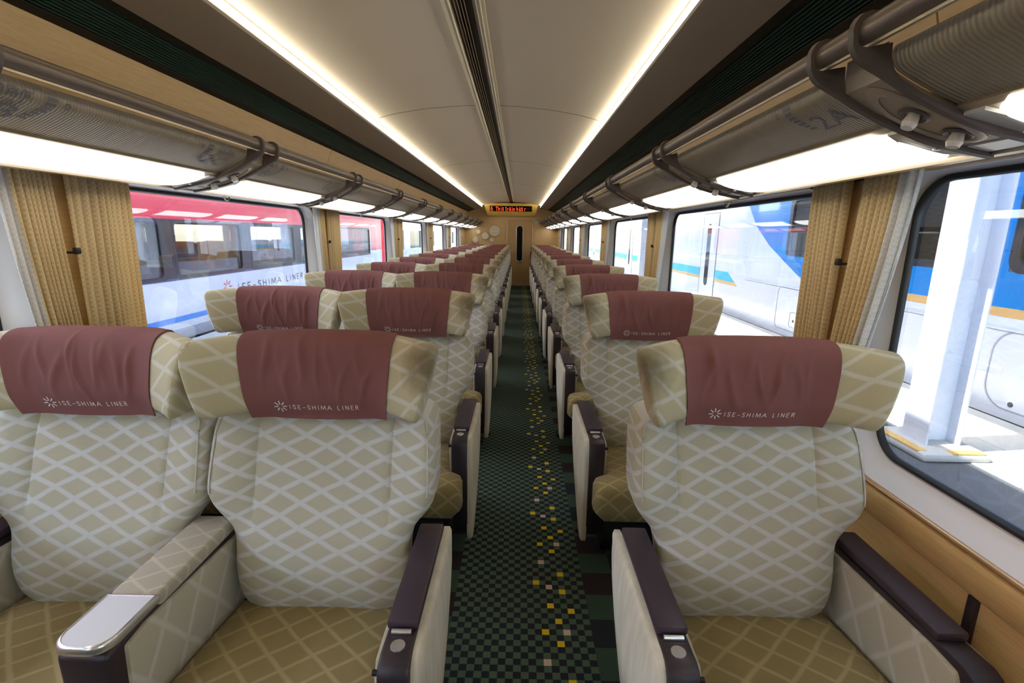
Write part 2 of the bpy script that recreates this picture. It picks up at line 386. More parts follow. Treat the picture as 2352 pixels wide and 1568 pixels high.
# ---------------------------------------------------------------- side walls and windows
def bridge(sx, x, loop, ya, yb, za, zb):
    """wall face with a rounded opening: every loop point is joined to a point on the bay's rectangle"""
    cy = sum(p[0] for p in loop)/len(loop); cz = sum(p[1] for p in loop)/len(loop)
    n = 9; out = []
    corners = [(yb, zb), (ya, zb), (ya, za), (yb, za)]
    for s in range(4):
        for k in range(n):
            y, z = loop[s*n+k]; c = corners[s]
            out.append(c)
    m = MB(); L = len(loop)
    v = [(sx*x, y, z) for y, z in loop]+[(sx*x, y, z) for y, z in corners]; f = []
    for s in range(4):
        for k in range(n-1): f.append((s*n+k, s*n+k+1, L+s))
        f.append((s*n+n-1, ((s+1)*n) % L, L+(s+1) % 4, L+s))
    return m.add(v, f)
wn = 0
for sx in (-1, 1):
    wl = MB()
    wl.prism([(sx*x, z) for x, z in ((1.255, 0.0), (1.262, 0.0), (1.262, 0.30), (1.255, 0.30))], 'y', YF, YB)
    wall = wl.build('wall_'+WSIDE[sx], 'wood')
    tag(wall, 'wood panelled carriage side wall with windows facing the %s' % SIDE[sx], 'wall', kind='structure')
    # outer skin
    for pr in (((1.30, 1.555), (1.40, 1.56), (1.40, 2.45), (1.38, 2.45), (1.38, 1.60), (1.30, 1.565)), ((1.30, 0.65), (1.40, 0.64), (1.40, -0.9), (1.38, -0.9), (1.38, 0.62), (1.30, 0.64))):
        MB().prism([(sx*x, z) for x, z in pr], 'y', YF-0.1, YB+0.6).build('outer_skin', 'paint_white', wall)
    # wood boards above the rack, in lengths with thin joints
    ys = [YF, -0.83, 1.27, 3.70, 5.80, 7.90, 10.0, 12.1, YB]
    for a, b in zip(ys, ys[1:]):
        MB().prism([(sx*x, z) for x, z in ((1.135, 1.916), (1.165, 1.85), (1.205, 1.72), (1.225, 1.60), (1.245, 1.60), (1.225, 1.72), (1.185, 1.86), (1.15, 1.93))], 'y', a+0.003, b-0.003).build('upper_board', 'wood', wall, smooth=40)
    MB().prism([(sx*x, z) for x, z in ((1.16, 1.92), (1.19, 1.86), (1.232, 1.70), (1.25, 1.60), (1.26, 1.60), (1.20, 1.90))], 'y', YF, YB).build('joint_backing', 'cream_metal', wall)
    bays = []
    for k, (a, b) in enumerate(WY):
        lo = YF if k == 0 else (WY[k-1][1]+a)/2
        hi = YB if k == len(WY)-1 else (WY[k+1][0]+b)/2
        bays.append((lo, hi))
    for (a, b), (lo, hi) in zip(WY, bays):
        loop = rrect(a-0.068, b+0.068, 0.668, 1.512, 0.15)
        bridge(sx, 1.226, loop, lo, hi, 0.585, 1.62).build('pillar_panel', 'wood', wall)
        MB().box(sx*1.230, sx*1.262, lo+0.002, hi-0.002, 0.0, 0.583).build('lower_panel', 'wood', wall, bevel=0.002)
        MB().prism([(sx*x, z) for x, z in ((1.262, 0.575), (1.220, 0.578), (1.212, 0.590), (1.212, 0.640), (1.217, 0.655), (1.227, 0.662), (1.262, 0.662))], 'y', lo, hi).build('sill_board', 'wood', wall, smooth=40)
        wn += 1
        win = empty('window_%d' % wn, (sx*1.27, (a+b)/2, WZ0), 'rounded carriage window with white surround, %s from the end wall, %s side' % (ORD[len(WY)-WY.index((a, b))], SIDE[sx]), 'window', kind='structure')
        g0 = rrect(a, b, WZ0, WZ1, 0.10)
        m = MB(); m.rings([[(sx*x, y, z) for y, z in lp] for x, lp in ((1.2255, loop), (1.222, rrect(a-0.064, b+0.064, 0.672, 1.510, 0.147)), (1.228, rrect(a-0.058, b+0.058, 0.678, 1.508, 0.142)), (1.276, g0), (1.292, g0))], cap=False)
        m.build('surround', 'white_frame', win, smooth=40)
        gi = rrect(a+0.016, b-0.016, WZ0+0.016, WZ1-0.016, 0.088)
        MB().rings([[(sx*x, y, z) for y, z in lp] for x, lp in ((1.276, g0), (1.270, rrect(a+0.003, b-0.003, WZ0+0.003, WZ1-0.003, 0.098)), (1.268, rrect(a+0.012, b-0.012, WZ0+0.012, WZ1-0.012, 0.091)), (1.274, gi), (1.284, gi))], cap=False).build('gasket', 'black_rubber', win, smooth=40)
        MB().tube([(sx*1.222, y, z) for y, z in loop], 0.0075, 6, True).build('edge_trim', 'bronze', win, smooth=60)
        MB().prism([(y, z) for y, z in g0], 'x', sx*1.278, sx*1.283).build('glass_pane', 'glass', win)
    # dark rail above the windows
    tr = MB().prism([(sx*x, z) for x, z in ((1.090, 1.512), (1.090, 1.545), (1.246, 1.60), (1.246, 1.506), (1.225, 1.506), (1.222, 1.520), (1.195, 1.520), (1.192, 1.506), (1.150, 1.506), (1.147, 1.522), (1.12, 1.522), (1.117, 1.512))], 'y', YF, YB).build('trim_%d' % (1 if sx < 0 else 2), 'dark_brown')
    tag(tr, 'dark brown curtain rail running above the windows facing the %s' % SIDE[sx], 'curtain rail', kind='structure')

# ---------------------------------------------------------------- end wall, door, display
ew = MB().box(-1.40, 1.40, YB, YB+0.06, -0.1, 2.7).build('wall_end', 'wood_end')
tag(ew, 'pale wood end wall of the carriage around the door', 'wall', kind='structure')
rw = MB().box(-1.40, 1.40, YF-0.08, YF-0.02, -0.1, 2.7).build('wall_back', 'wood_end')
tag(rw, 'plain pale wood wall closing the carriage behind the seats', 'wall', kind='structure')
DX0, DX1, DZ = -0.11, 0.568, 1.725
d = empty('door_1', (0.229, YB-0.01, 0), 'pale wood sliding door with tall oval black window', 'door', kind='structure')
arch = [(DX1, 0.0)]+[(DX1-0.07+0.07*math.cos(t*PI/16), DZ-0.07+0.07*math.sin(t*PI/16)) for t in range(9)]+[(DX0+0.07-0.07*math.cos(t*PI/16), DZ-0.07+0.07*math.sin(t*PI/16)) for t in range(8, -1, -1)]+[(DX0, 0.0)]
MB().prism(arch, 'y', YB-0.012, YB+0.01).build('door_leaf', 'wood_door', d)
MB().tube([(x, YB-0.014, z) for x, z in arch], 0.019, 8).build('door_frame', 'frame_metal', d, smooth=60)
ov = [(0.229+0.088*math.cos(t*PI/12), (1.495 if t < 12 or t == 0 else 0.715)+0.088*math.sin(t*PI/12)) for t in range(24)]
ov = [(0.229+0.088*math.cos(t*PI/12), 1.490+0.088*math.sin(t*PI/12)) for t in range(13)]+[(0.229+0.088*math.cos(t*PI/12), 0.720+0.088*math.sin(t*PI/12)) for t in range(12, 25)]
MB().prism(ov, 'y', YB-0.018, YB-0.010).build('door_window', 'door_glass', d)
MB().tube([(x, YB-0.018, z) for x, z in ov], 0.016, 8, True).build('window_rim', 'pod_light', d, smooth=60)
MB().box(DX1-0.045, DX1-0.03, YB-0.035, YB-0.012, 0.70, 0.90).build('door_handle', 'black', d, bevel=0.003)
MB().box(DX0+0.01, DX1-0.01, YB-0.10, YB-0.012, 0.0, 0.012).build('threshold', 'chrome', d, bevel=0.002)

t = empty('information_display', (0, YB-0.15, 1.82), 'yellowish wooden display box above the door with red scrolling text', 'display')
fr = [(-0.71, YB-0.30, 2.125), (0.70, YB-0.30, 2.125), (0.622, YB-0.10, 1.818), (-0.622, YB-0.10, 1.818)]
MB().add(fr+[(x, YB, z) for x, _, z in fr], [(0, 1, 2, 3), (7, 6, 5, 4), (0, 4, 5, 1), (1, 5, 6, 2), (2, 6, 7, 3), (3, 7, 4, 0)]).build('housing', 'sign_case', t, bevel=0.006)
nrm = Vector((0, -0.307, -0.20)).normalized(); upv = Vector((0, -0.20, 0.307)).normalized()
def on_disp(x, h, e=0.0):      # h metres up the slanted face from its foot
    p = Vector((x, YB-0.10, 1.818))+upv*h+nrm*e; return tuple(p)
m = MB(); q = [(-0.55, 0.135), (0.535, 0.135), (0.535, 0.29), (-0.55, 0.29)]
m.add([on_disp(*p, e=0.0) for p in q]+[on_disp(*p, e=0.006) for p in q], [(4, 5, 6, 7), (0, 1, 5, 4), (1, 2, 6, 5), (2, 3, 7, 6), (3, 0, 4, 7)])
scr = m.build('screen', 'panel_black', t)
def text_mesh(body, size=1.0):
    cu = bpy.data.curves.new('lettering', 'FONT'); cu.body = body; cu.size = size; cu.resolution_u = 3
    ob = bpy.data.objects.new('lettering', cu); COL.objects.link(ob)
    dg = bpy.context.evaluated_depsgraph_get(); me = bpy.data.meshes.new_from_object(ob.evaluated_get(dg))
    vs = [tuple(v.co) for v in me.vertices]; fs = [tuple(p.vertices) for p in me.polygons]
    bpy.data.objects.remove(ob); bpy.data.curves.remove(cu); bpy.data.meshes.remove(me); return vs, fs
def fitted(body, fn, x0, x1, h0, h1, name, mat, parent):
    vs, fs = text_mesh(body)
    if not vs: return None
    ax, bx = min(v[0] for v in vs), max(v[0] for v in vs); ay, by = min(v[1] for v in vs), max(v[1] for v in vs)
    m = MB().add([fn(x0+(v[0]-ax)/(bx-ax)*(x1-x0), h0+(v[1]-ay)/(by-ay)*(h1-h0)) for v in vs], fs)
    return m.build(name, mat, parent, recalc=False)
# dot-matrix capitals drawn on the slanted screen
DOT = {'6': ["01110", "10000", "11110", "10001", "10001", "01110"], 'T': ["11111", "00100", "00100", "00100", "00100", "00100"], 'h': ["10000", "10000", "11110", "10010", "10010", "10010"],
 'i': ["010", "000", "010", "010", "010", "010"], 's': ["0000", "0111", "1100", "0110", "0011", "1110"], 't': ["0100", "1110", "0100", "0100", "0100", "0110"], 'r': ["000", "000", "111", "100", "100", "100"],
 'a': ["00000", "01110", "00010", "01110", "10010", "01111"], 'n': ["0000", "0000", "1110", "1001", "1001", "1001"], ' ': ["00"]*6, '.': ["0"]*5+["1"]}
m = MB(); x = -0.525; px, pz = 0.0099, 0.0205
for ch in "6  This train has r":
    g = DOT[ch]
    for r, row in enumerate(g):
        for c, b in enumerate(row):
            if b == '1':
                a, h = x+c*px, 0.150+(5-r)*pz
                m.add([on_disp(a, h, 0.0075), on_disp(a+px*0.95, h, 0.0075), on_disp(a+px*0.95, h+pz*0.95, 0.0075), on_disp(a, h+pz*0.95, 0.0075)], [(0, 1, 2, 3)])
    x += (len(g[0])+(1.0 if ch == ' ' else 1.35))*px
m.build('lettering', 'led', scr, recalc=False)
m = MB()
for k in range(3):
    for r in range(3):
        a, h = 0.38+k*0.036, 0.17+r*0.030
        m.add([on_disp(a, h, 0.0075), on_disp(a+0.022, h, 0.0075), on_disp(a+0.022, h+0.016, 0.0075), on_disp(a, h+0.016, 0.0075)], [(0, 1, 2, 3)])
m.build('dim_lettering', 'led_dim', scr, recalc=False)
m = MB(); m.rings([[on_disp(-0.01+r*math.cos(a*PI/12), 0.065+r*math.sin(a*PI/12), e) for a in range(24)] for r, e in ((0.034, 0.0), (0.034, 0.008), (0.026, 0.008), (0.026, 0.0))], cap=False)
m.build('sensor_ring', 'bronze', t, smooth=40)

DISCS = [(-0.439, 1.433, 0.150, 'largest'), (-0.686, 1.297, 0.098, 'second largest'), (-0.947, 1.19, 0.086, 'middle sized lowest'), (-0.869, 1.399, 0.064, 'small upper'), (-0.508, 1.19, 0.062, 'small lower')]
for x, z, r, lab in DISCS:
    t = empty('wall_disc', (x, YB, z), '%s round cream ribbed wall disc on the wood end wall' % lab, 'wall ornament', 'round ribbed discs on the end wall')
    MB().cyl((x, YB, z), (x, YB-0.012, z), r, n=32).build('backing', 'disc', t, smooth=40)
    nr = max(6, int(2*r/0.020))
    for k in range(nr):
        za = z-r+2*r*(k+0.12)/nr; zb = z-r+2*r*(k+0.88)/nr; zm = (za+zb)/2; hw = math.sqrt(max(0.0004, r*r-max(abs(za-z), abs(zb-z))**2))*0.985
        MB().prism([(YB-0.014, za), (YB-0.030, zm+0.004), (YB-0.026, zb), (YB-0.014, zb)], 'x', x-hw, x+hw).build('rib', 'disc', t)
    MB().tube([(x+r*math.cos(a*PI/16), YB-0.015, z+r*math.sin(a*PI/16)) for a in range(32)], 0.006, 6, True).build('rim', 'bronze', t, smooth=60)
t = empty('notice_plate', (0.665, YB, 1.645), 'small pale notice plate beside the door top', 'sign')
MB().box(0.592, 0.738, YB-0.008, YB, 1.645, 1.73).build('plate', 'plate', t, bevel=0.002)
m = MB()
for k in range(4): m.box(0.605+k*0.032, 0.628+k*0.032, YB-0.0095, YB-0.0078, 1.708, 1.722)
m.build('lettering', 'text_grey', t)

# ---------------------------------------------------------------- luggage racks
ARM = [(0.729, 1.6335), (0.742, 1.614), (0.762, 1.602), (0.79, 1.588), (0.843, 1.559), (0.895, 1.537), (0.959, 1.514), (1.028, 1.499), (1.078, 1.490)]
ARMC = catmull(ARM, 4)
def arm_at(x):
    for a, b in zip(ARMC, ARMC[1:]):
        if a[0] <= x <= b[0]: return a[1]+(b[1]-a[1])*(x-a[0])/(b[0]-a[0])
    return ARMC[-1][1]
PX, PZ, PR = 0.752, 1.650, 0.0195
ROW0 = 0.96
def bar(m, path, hw, th, y):
    R = []; N = len(path)
    for i, (x, z) in enumerate(path):
        a, b = path[max(0, i-1)], path[min(N-1, i+1)]; tx, tz = b[0]-a[0], b[1]-a[1]; L = math.hypot(tx, tz) or 1; nx, nz = -tz/L, tx/L
        R.append([(x+nx*t, y+s, z+nz*t) for s, t in ((-hw, -th), (hw*0.6, -th*1.3), (hw, -th*0.3), (hw, th), (-hw, th))])
    return m.rings(R)
def slab(path, t): return path+[(x, z+t) for x, z in reversed(path)]
def mirror(m, sx):
    if sx < 0: m.v = [(-x, y, z) for x, y, z in m.v]
    return m
PAN = [(0.7905, 1.627), (0.7900, 1.612), (0.797, 1.598), (0.812, 1.588), (0.843, 1.572), (0.880, 1.556), (0.912, 1.544)]
PANC = catmull(PAN, 3)
def pan_at(s):
    L = [0]
    for a, b in zip(PANC, PANC[1:]): L.append(L[-1]+math.dist(a, b))
    s = max(0, min(L[-1]-1e-6, s))
    for i in range(len(PANC)-1):
        if s <= L[i+1]:
            f = (s-L[i])/(L[i+1]-L[i]); a, b = PANC[i], PANC[i+1]; tx, tz = b[0]-a[0], b[1]-a[1]; l = math.hypot(tx, tz)
            return a[0]+tx*f, a[1]+tz*f, -(-tz/l), -(tx/l)
    return PANC[-1]+(0, -1)
PROTO = {}
ks = range(-3, 12)
for sx in (-1, 1):
    rk = empty('luggage_rack', (sx*1.0, 5.3, 1.49), 'overhead luggage rack with grey tube rail and lit panels, %s side' % SIDE[sx], 'luggage rack')
    mirror(MB().cyl((PX, YF, PZ), (PX, YB-0.02, PZ), PR, n=20), sx).build('tube_rail', 'pipe', rk, smooth=40)
    mirror(MB().box(PX-0.003, PX+0.003, YF, YB-0.02, PZ-PR-0.004, PZ-PR+0.001), sx).build('rail_groove', 'alu', rk)
    mirror(MB().prism([(1.072, 1.489), (1.086, 1.487), (1.090, 1.497), (1.086, 1.515), (1.072, 1.500)], 'y', YF, YB-0.02), sx).build('edge_profile', 'alu', rk, smooth=30)
    mirror(MB().prism([(0.895, 1.560), (1.085, 1.520), (1.240, 1.585), (1.240, 1.60), (1.085, 1.535), (0.895, 1.575)], 'y', YF, YB-0.02), sx).build('rack_bed', 'taupe', rk)
    for k in ks:
        yf = ROW0+1.05*k; yn = yf-0.112
        if yn < YF+0.05: continue
        for y in (yn, yf):
            m = MB(); ring = [(PX+(PR+0.004)*math.cos(a), PZ+(PR+0.004)*math.sin(a)) for a in [math.radians(20+i*20) for i in range(10)]]
            bar(m, ring+ARMC[1:], 0.007, 0.0045, y)
            m.prism([(0.733, 1.628), (0.748, 1.627), (0.788, 1.634), (0.790, 1.612), (0.797, 1.596), (0.815, 1.577), (0.790, 1.591), (0.762, 1.605)], 'y', y-0.0055, y+0.0055)
            mirror(m, sx).build('bracket_arm', 'bracket', rk, smooth=45)
        # service pod between the two arms
        path = [(x, arm_at(x)+0.004) for x in [0.795+i*(1.07-0.795)/14 for i in range(15)]]
        pod = mirror(MB().prism(slab([(0.790, 1.626), (0.7905, 1.61)]+path, 0.014), 'y', yn+0.006, yf-0.006), sx).build('service_pod', 'pod', rk, smooth=40)
        ym = (yn+yf)/2
        for j, x in enumerate((0.885, 0.965)):
            z = arm_at(x)+0.004; tz = -0.42 if j == 0 else -0.25; nn = Vector((tz, 0, -1)).normalized()
            c = Vector((x, ym, z))
            m = MB(); R = []
            for r, e in ((0.020, 0.001), (0.022, -0.002), (0.018, -0.005), (0.012, -0.002)):
                R.append([tuple(c+Vector((nn.z*-1, 0, nn.x)).normalized()*r*1.2*math.cos(a*PI/10)+Vector((0, 1, 0))*r*math.sin(a*PI/10)-nn*e*(-1)*-1) for a in range(20)])
            mirror(m.rings(R, cap=False), sx).build('lamp_ring', 'bracket', pod, smooth=40)
            mirror(MB().cyl(c-nn*0.004, c+nn*0.016, 0.0085, 0.0125, 14).cyl(c+nn*0.016, c+nn*0.024, 0.0125, 0.0095, 14), sx).build('reading_lamp', 'lens_clear', pod, smooth=40)
        m = MB(); R = []
        for r, e in ((1.0, 0.0), (0.93, 0.004), (0.84, 0.0045), (0.78, 0.0)):
            R.append([(0.905+0.105*r*math.cos(a*PI/14), ym+0.043*r*math.sin(a*PI/14), arm_at(0.905+0.105*r*math.cos(a*PI/14))+0.003-e) for a in range(28)])
        mirror(m.rings(R, cap=False), sx).build('lamp_recess_rim', 'pod', pod, smooth=50)
        mirror(MB().prism(slab([(x, arm_at(x)+0.0015) for x in (1.022, 1.04, 1.062)], 0.004), 'y', yn+0.012, yf-0.012), sx).build('end_plate', 'pod_light', pod)
        # bay beyond the pod: ribbed panel, light, end caps
        ya, yb = yf+0.006, min(yf+1.05-0.112-0.006, YB-0.02)
        if yb-ya < 0.3: continue
        pan = mirror(MB().prism(PANC+[(x+0.004, z+0.004) for x, z in reversed(PANC)], 'y', ya, yb), sx).build('ribbed_panel', 'rack_panel', rk, smooth=40)
        lip = [pan_at(s) for s in (0.004, 0.014, 0.022, 0.030, 0.040, 0.050)]
        mirror(MB().prism([(p[0]+p[2]*0.0012, p[1]+p[3]*0.0012) for p in lip]+[(p[0], p[1]) for p in reversed(lip)], 'y', ya+0.004, yb-0.004), sx).build('panel_edge', 'rack_panel', pan, smooth=40)
        dp = [(x, arm_at(x)+0.004-0.004*math.sin((x-0.905)/0.16*PI)) for x in [0.907+i*0.0160 for i in range(11)]]
        # rounded diffuser outline in plan
        pl = rrect(0.907, 1.066, ya+0.045, yb-0.045, 0.035, 4)
        vs = [(x, y, arm_at(x)+0.003) for x, y in pl]+[(x, y, arm_at(x)+0.012) for x, y in pl]; N = len(pl)
        m = MB(); rows = []
        for i in range(9):
            x = 0.907+i*(0.159/8); e = 0.0
            dxx = min(x-0.907, 1.066-x); e = 0.035-math.sqrt(max(0, 0.035**2-(0.035-min(0.035, dxx))**2))
            z = arm_at(x)+0.003-0.003*math.sin(i/8*PI)
            rows.append([(x, ya+0.045+e, z+0.008), (x, ya+0.045+e, z), (x, yb-0.045-e, z), (x, yb-0.045-e, z+0.008)])
        mirror(m.rings(rows), sx).build('light_diffuser' if k >= -1 else 'light_diffuser_offscreen', 'diffuser', rk, smooth=50)
        mirror(MB().prism([(0.902, 1.542), (0.916, 1.535), (0.918, 1.539), (0.906, 1.548)], 'y', ya, yb), sx).build('diffuser_edge', 'alu', rk)
        mirror(MB().prism(slab([(x, arm_at(x)+0.0075) for x in (0.905, 0.95, 1.0, 1.05, 1.074)], 0.003), 'y', ya, yb), sx).build('diffuser_tray', 'cream_metal', rk)
        for e0, e1 in ((ya, ya+0.05), (yb-0.05, yb)):
            far = e0 if e0 == ya else e1; nr_ = e1 if e0 == ya else e0
            P = [(0.915, far), (0.915, far+(nr_-far)*0.75), (0.95, nr_), (1.03, far+(nr_-far)*0.85), (1.066, far+(nr_-far)*0.5), (1.066, far)]
            m = MB(); m.add([(x, y, arm_at(x)+0.0005) for x, y in P]+[(x, y, arm_at(x)+0.0065) for x, y in P], [list(range(6)), list(range(11, 5, -1))]+[(i, (i+1) % 6, 6+(i+1) % 6, 6+i) for i in range(6)])
            cap = mirror(m, sx).build('end_cap', 'pod_light', rk)
            ys_ = far+(nr_-far)*0.45
            mirror(MB().cyl((1.0, ys_, arm_at(1.0)+0.001), (1.0, ys_, arm_at(1.0)-0.002), 0.006, n=10), sx).build('screw', 'chrome', cap)
        # printed seat numbers at the bay's ends
        if 0 <= k <= 3:
            n_row = k+2
            def onp(near, u, v):        # u metres along reading direction, v metres up the panel from its lower part
                x, z, nx, nz = pan_at(0.135-v); y = (near+u) if sx < 0 else (near-u); return (sx*(x+nx*0.0022), y, z+nz*0.0022)
            ends = ([(ya+0.02, '%dB' % n_row, '通路側', 0.0), (yb-0.27, '%dC' % n_row, '窓側', 1.0)] if sx < 0 else [(ya+0.24, '%dA' % n_row, '', 1.0)])
            for st, num, jp, flip in ends:
                o1, o2 = (0.09, 0.20) if flip else (0.0, 0.10)
                fitted(num, lambda a, b, st=st: onp(st, a, b), o1, o2, 0.030, 0.078, 'seat_number', 'decal', pan)
                if jp:
                    fitted(jp, lambda a, b, st=st: onp(st, a, b), o1+0.01, o2-0.005, 0.100, 0.121, 'seat_lettering', 'decal', pan)
                    fitted('AISLE' if jp == '通路側' else 'WINDOW', lambda a, b, st=st: onp(st, a, b), o1+0.02, o2-0.01, 0.086, 0.094, 'seat_lettering', 'decal', pan)
                m = MB(); s0 = o1-0.045 if flip else o2+0.025
                for q in range(7):
                    va = 0.120-q*0.0115; vb = va-0.0075; sh = (q**2)*0.0005*(1 if flip else -1); wd = 0.026-q*0.0012
                    m.add([onp(st, s0+sh, va), onp(st, s0+sh+wd, va), onp(st, s0+sh+wd, vb), onp(st, s0+sh, vb)], [(0, 1, 2, 3)])
                m.build('arrow_stripes', 'decal', pan, recalc=False)
                cc = s0-0.028 if flip else s0+0.05
                m = MB(); m.rings([[onp(st, cc+r*math.cos(a*PI/8), 0.110+r*math.sin(a*PI/8)) for a in range(16)] for r in (0.0065, 0.0045)], cap=False); m.build('ring_mark', 'decal', pan, recalc=False)

# ---------------------------------------------------------------- curtains, hooks
def curtain(sx, y0, y1, yb0, yb1, seedv, lining, label, group):
    """pleated panel: top spans y0..y1, foot yb0..yb1; lining is -1/0/+1 for the side that shows the pale lining"""
    r = random.Random(seedv); t = empty('curtain', (sx*1.19, (y0+y1)/2, 0.72), label, 'curtain', group)
    def surf(u, v):            # u across 0..1, v down 0..1
        sag = v**1.3
        a = y0+(yb0-y0)*sag; b = y1+(yb1-y1)*sag
        fl = 0.012*math.sin(u*PI*2*9.5+0.7*math.sin(v*2.0)+seedv)*(0.75+0.35*math.sin(u*11+seedv))
        y = a+(b-a)*u+0.003*math.sin(u*PI*19+1.2+seedv); x = 1.192+fl*1.1-0.014*math.sin(PI*u)
        return x, y, 1.512-v*0.80
    def panel(u0, u1, name, mat, off=0.0):
        nu = max(6, int(96*(u1-u0))); nv = 12; R = []
        for i in range(nu+1):
            u = u0+(u1-u0)*i/nu; col = [surf(u, j/nv) for j in range(nv+1)]
            R.append([(sx*(x-off), y, z) for x, y, z in col]+[(sx*(x+0.004), y, z) for x, y, z in reversed(col)])
        return MB().rings(R).build(name, mat, t, smooth=70)
    if lining == 0: panel(0, 1, 'pleated_cloth', 'curtain')
    elif lining < 0: panel(0.0, 0.20, 'lining', 'curtain_white'); panel(0.20, 1, 'pleated_cloth', 'curtain')
    else: panel(0.0, 0.80, 'pleated_cloth', 'curtain'); panel(0.80, 1, 'lining', 'curtain_white')
    m = MB()
    return t
for sx in (-1, 1):
    for k in range(len(WY)):
        pc = WY[k][1]+0.23; num = ORD[len(WY)-k]
        if pc < -0.6: continue
        gp = pc-0.062 if sx < 0 else pc-0.112
        q = (-0.255, -0.090, -0.170, -0.045, -0.035, 0.210, -0.040, 0.200) if sx < 0 else (-0.335, -0.135, -0.165, -0.055, -0.085, 0.105, -0.050, 0.100)
        curtain(sx, pc+q[0], pc+q[1], pc+q[2], pc+q[3], 3+k*2.1+sx, -1, 'beige curtain with pale lining, %s window from the end wall, %s side' % (num, SIDE[sx]), 'beige window curtains')
        curtain(sx, pc+q[4], pc+q[5], pc+q[6], pc+q[7], 9+k*1.7+sx, 0, 'straight beige curtain past the %s window from the end wall, %s side' % (num, SIDE[sx]), 'beige window curtains')
        t = empty('curtain_hook', (sx*1.226, gp, 1.26), 'small black hook past the %s window from the end wall, %s side' % (num, SIDE[sx]), 'hook', 'black curtain hooks on the pillars')
        MB().tube([(sx*1.228, gp-0.002, 1.265), (sx*1.205, gp-0.002, 1.265), (sx*1.178, gp, 1.265), (sx*1.172, gp+0.006, 1.27)], 0.004, 6).build('stem', 'black', t, smooth=60)
        MB().box(sx*1.163, sx*1.177, gp-0.006, gp+0.012, 1.260, 1.280).build('knob', 'black', t, bevel=0.003)
    for k, (a, b) in enumerate(WY):
        if k < 2: continue
        y = (a+b)/2-0.12
        t = empty('coat_hook', (sx*1.247, y, 1.50), 'small clear coat hook above the %s window from the end wall, %s side' % (ORD[len(WY)-k], SIDE[sx]), 'hook', 'coat hooks above the windows')
        MB().cyl((sx*1.222, y, 1.512), (sx*1.247, y, 1.512), 0.009, n=12).build('mount', 'bracket', t, smooth=40)
        MB().tube([(sx*1.224, y+0.024*math.cos(q*PI/8), 1.508-0.024*math.sin(q*PI/8)) for q in range(9)], 0.004, 6).build('hook_loop', 'lens_clear', t, smooth=60)
# dark fastening strips on the lower wall
for sx in (-1, 1):
    for k in range(0, 3):
        y = 0.93+2.1*k-2.1*0
        t = MB().box(sx*1.220, sx*1.232, y, y+0.022, 0.30, 0.575).build('wall_strip', 'purple', bevel=0.002)
        tag(t, 'dark wall strip below the %s window from the end wall, %s side' % (ORD[len(WY)-1-k], SIDE[sx]), 'strip', 'dark wall strips')

# ---------------------------------------------------------------- seats (local: x across, y=0 at headrest, -y to the front, z up)
BACK = [  # z, y of the front face, half width
    (0.330, -0.120, 0.185), (0.350, -0.135, 0.205), (0.40, -0.150, 0.222), (0.47, -0.152, 0.226), (0.540, -0.135, 0.230), (0.585, -0.118, 0.246), (0.635, -0.098, 0.284), (0.675, -0.084, 0.297), (0.74, -0.062, 0.297), (0.80, -0.040, 0.294), (0.838, -0.022, 0.291), (0.858, -0.012, 0.284), (0.870, -0.004, 0.270), (0.876, 0.006, 0.248)]
def backrest_rings(dx):
    tab = catmull(BACK, 3); R = []
    for z, yf, w in tab:
        def fy(x):
            ax = abs(x); y = yf
            c = min(0.18, w*0.72)
            up = min(1, max(0, (z-0.56)/0.12))
            y += 0.010*up*(1-min(1, ax/c)**2)*-1*-1                       # shallow hollow in the middle panel
            y -= up*0.026*max(0, min(1, (ax-c)/0.07))                      # side bolsters stand forward
            y += up*0.007*math.exp(-((ax-c)/0.006)**2)                     # seam
            y += 0.03*max(0, (ax-0.6*w)/(0.4*w))**2*(1-up)
            return y
        xs = [-w+0.022+(2*w-0.044)*i/32 for i in range(33)]
        c = min(0.18, w*0.72); xs = sorted(xs+[-c, c, -c+0.005, c-0.005, -c-0.005, c+0.005])
        ring = [(dx+x, fy(x), z) for x in xs]
        ye = fy(xs[-1])
        ring += [(dx+w-0.011, ye+0.004, z), (dx+w-0.003, ye+0.013, z), (dx+w, ye+0.028, z), (dx+w, yf+0.09, z), (dx+w-0.02, yf+0.112, z)]
        ring += [(dx-w+0.02, yf+0.112, z), (dx-w, yf+0.09, z), (dx-w, ye+0.028, z), (dx-w+0.003, ye+0.013, z), (dx-w+0.011, ye+0.004, z)]
        R.append(ring)
    return R
HP = [(-0.054, 0.888), (-0.066, 0.930), (-0.064, 0.985), (-0.056, 1.036), (-0.037, 1.070), (0.000, 1.083), (0.032, 1.074), (0.048, 1.03), (0.050, 0.94), (0.038, 0.888), (-0.008, 0.878)]
HPC = catmull(HP, 3, True)
HW = 0.283
def head_y(x):
    t = max(0, (abs(x)-0.13)/(HW-0.13)); return -0.082*t**1.5-0.006*(abs(x)/HW)**2+0.005
def slant(x, z): return x*(1+(0.03+0.06*(abs(x)/HW)**2)*(z-0.985)/0.1)
def head_ring(dx, x, sc=1.0, push=0.0):
    t = abs(x)/HW; h = 1-0.06*t**3; out = []
    for y, z in HPC:
        zz = 0.985+(z-0.985)*h*sc+(-0.006*t*t); yy = head_y(x)+y*(1-0.12*t**2)*sc
        xx = slant(x, zz)+math.copysign(push, x)
        out.append((dx+xx, yy, zz))
    return out
def headrest_rings(dx):
    R = []
    for sc, p in ((0.5, 0.013), (0.84, 0.0120), (0.94, 0.0085), (0.985, 0.004)): R.append(head_ring(dx, -HW, sc, p))
    for i in range(31): R.append(head_ring(dx, -HW+2*HW*i/30))
    for sc, p in ((0.985, 0.004), (0.94, 0.0085), (0.84, 0.0120), (0.5, 0.013)): R.append(head_ring(dx, HW, sc, p))
    return R
CW = 0.186
RIDGE = {}
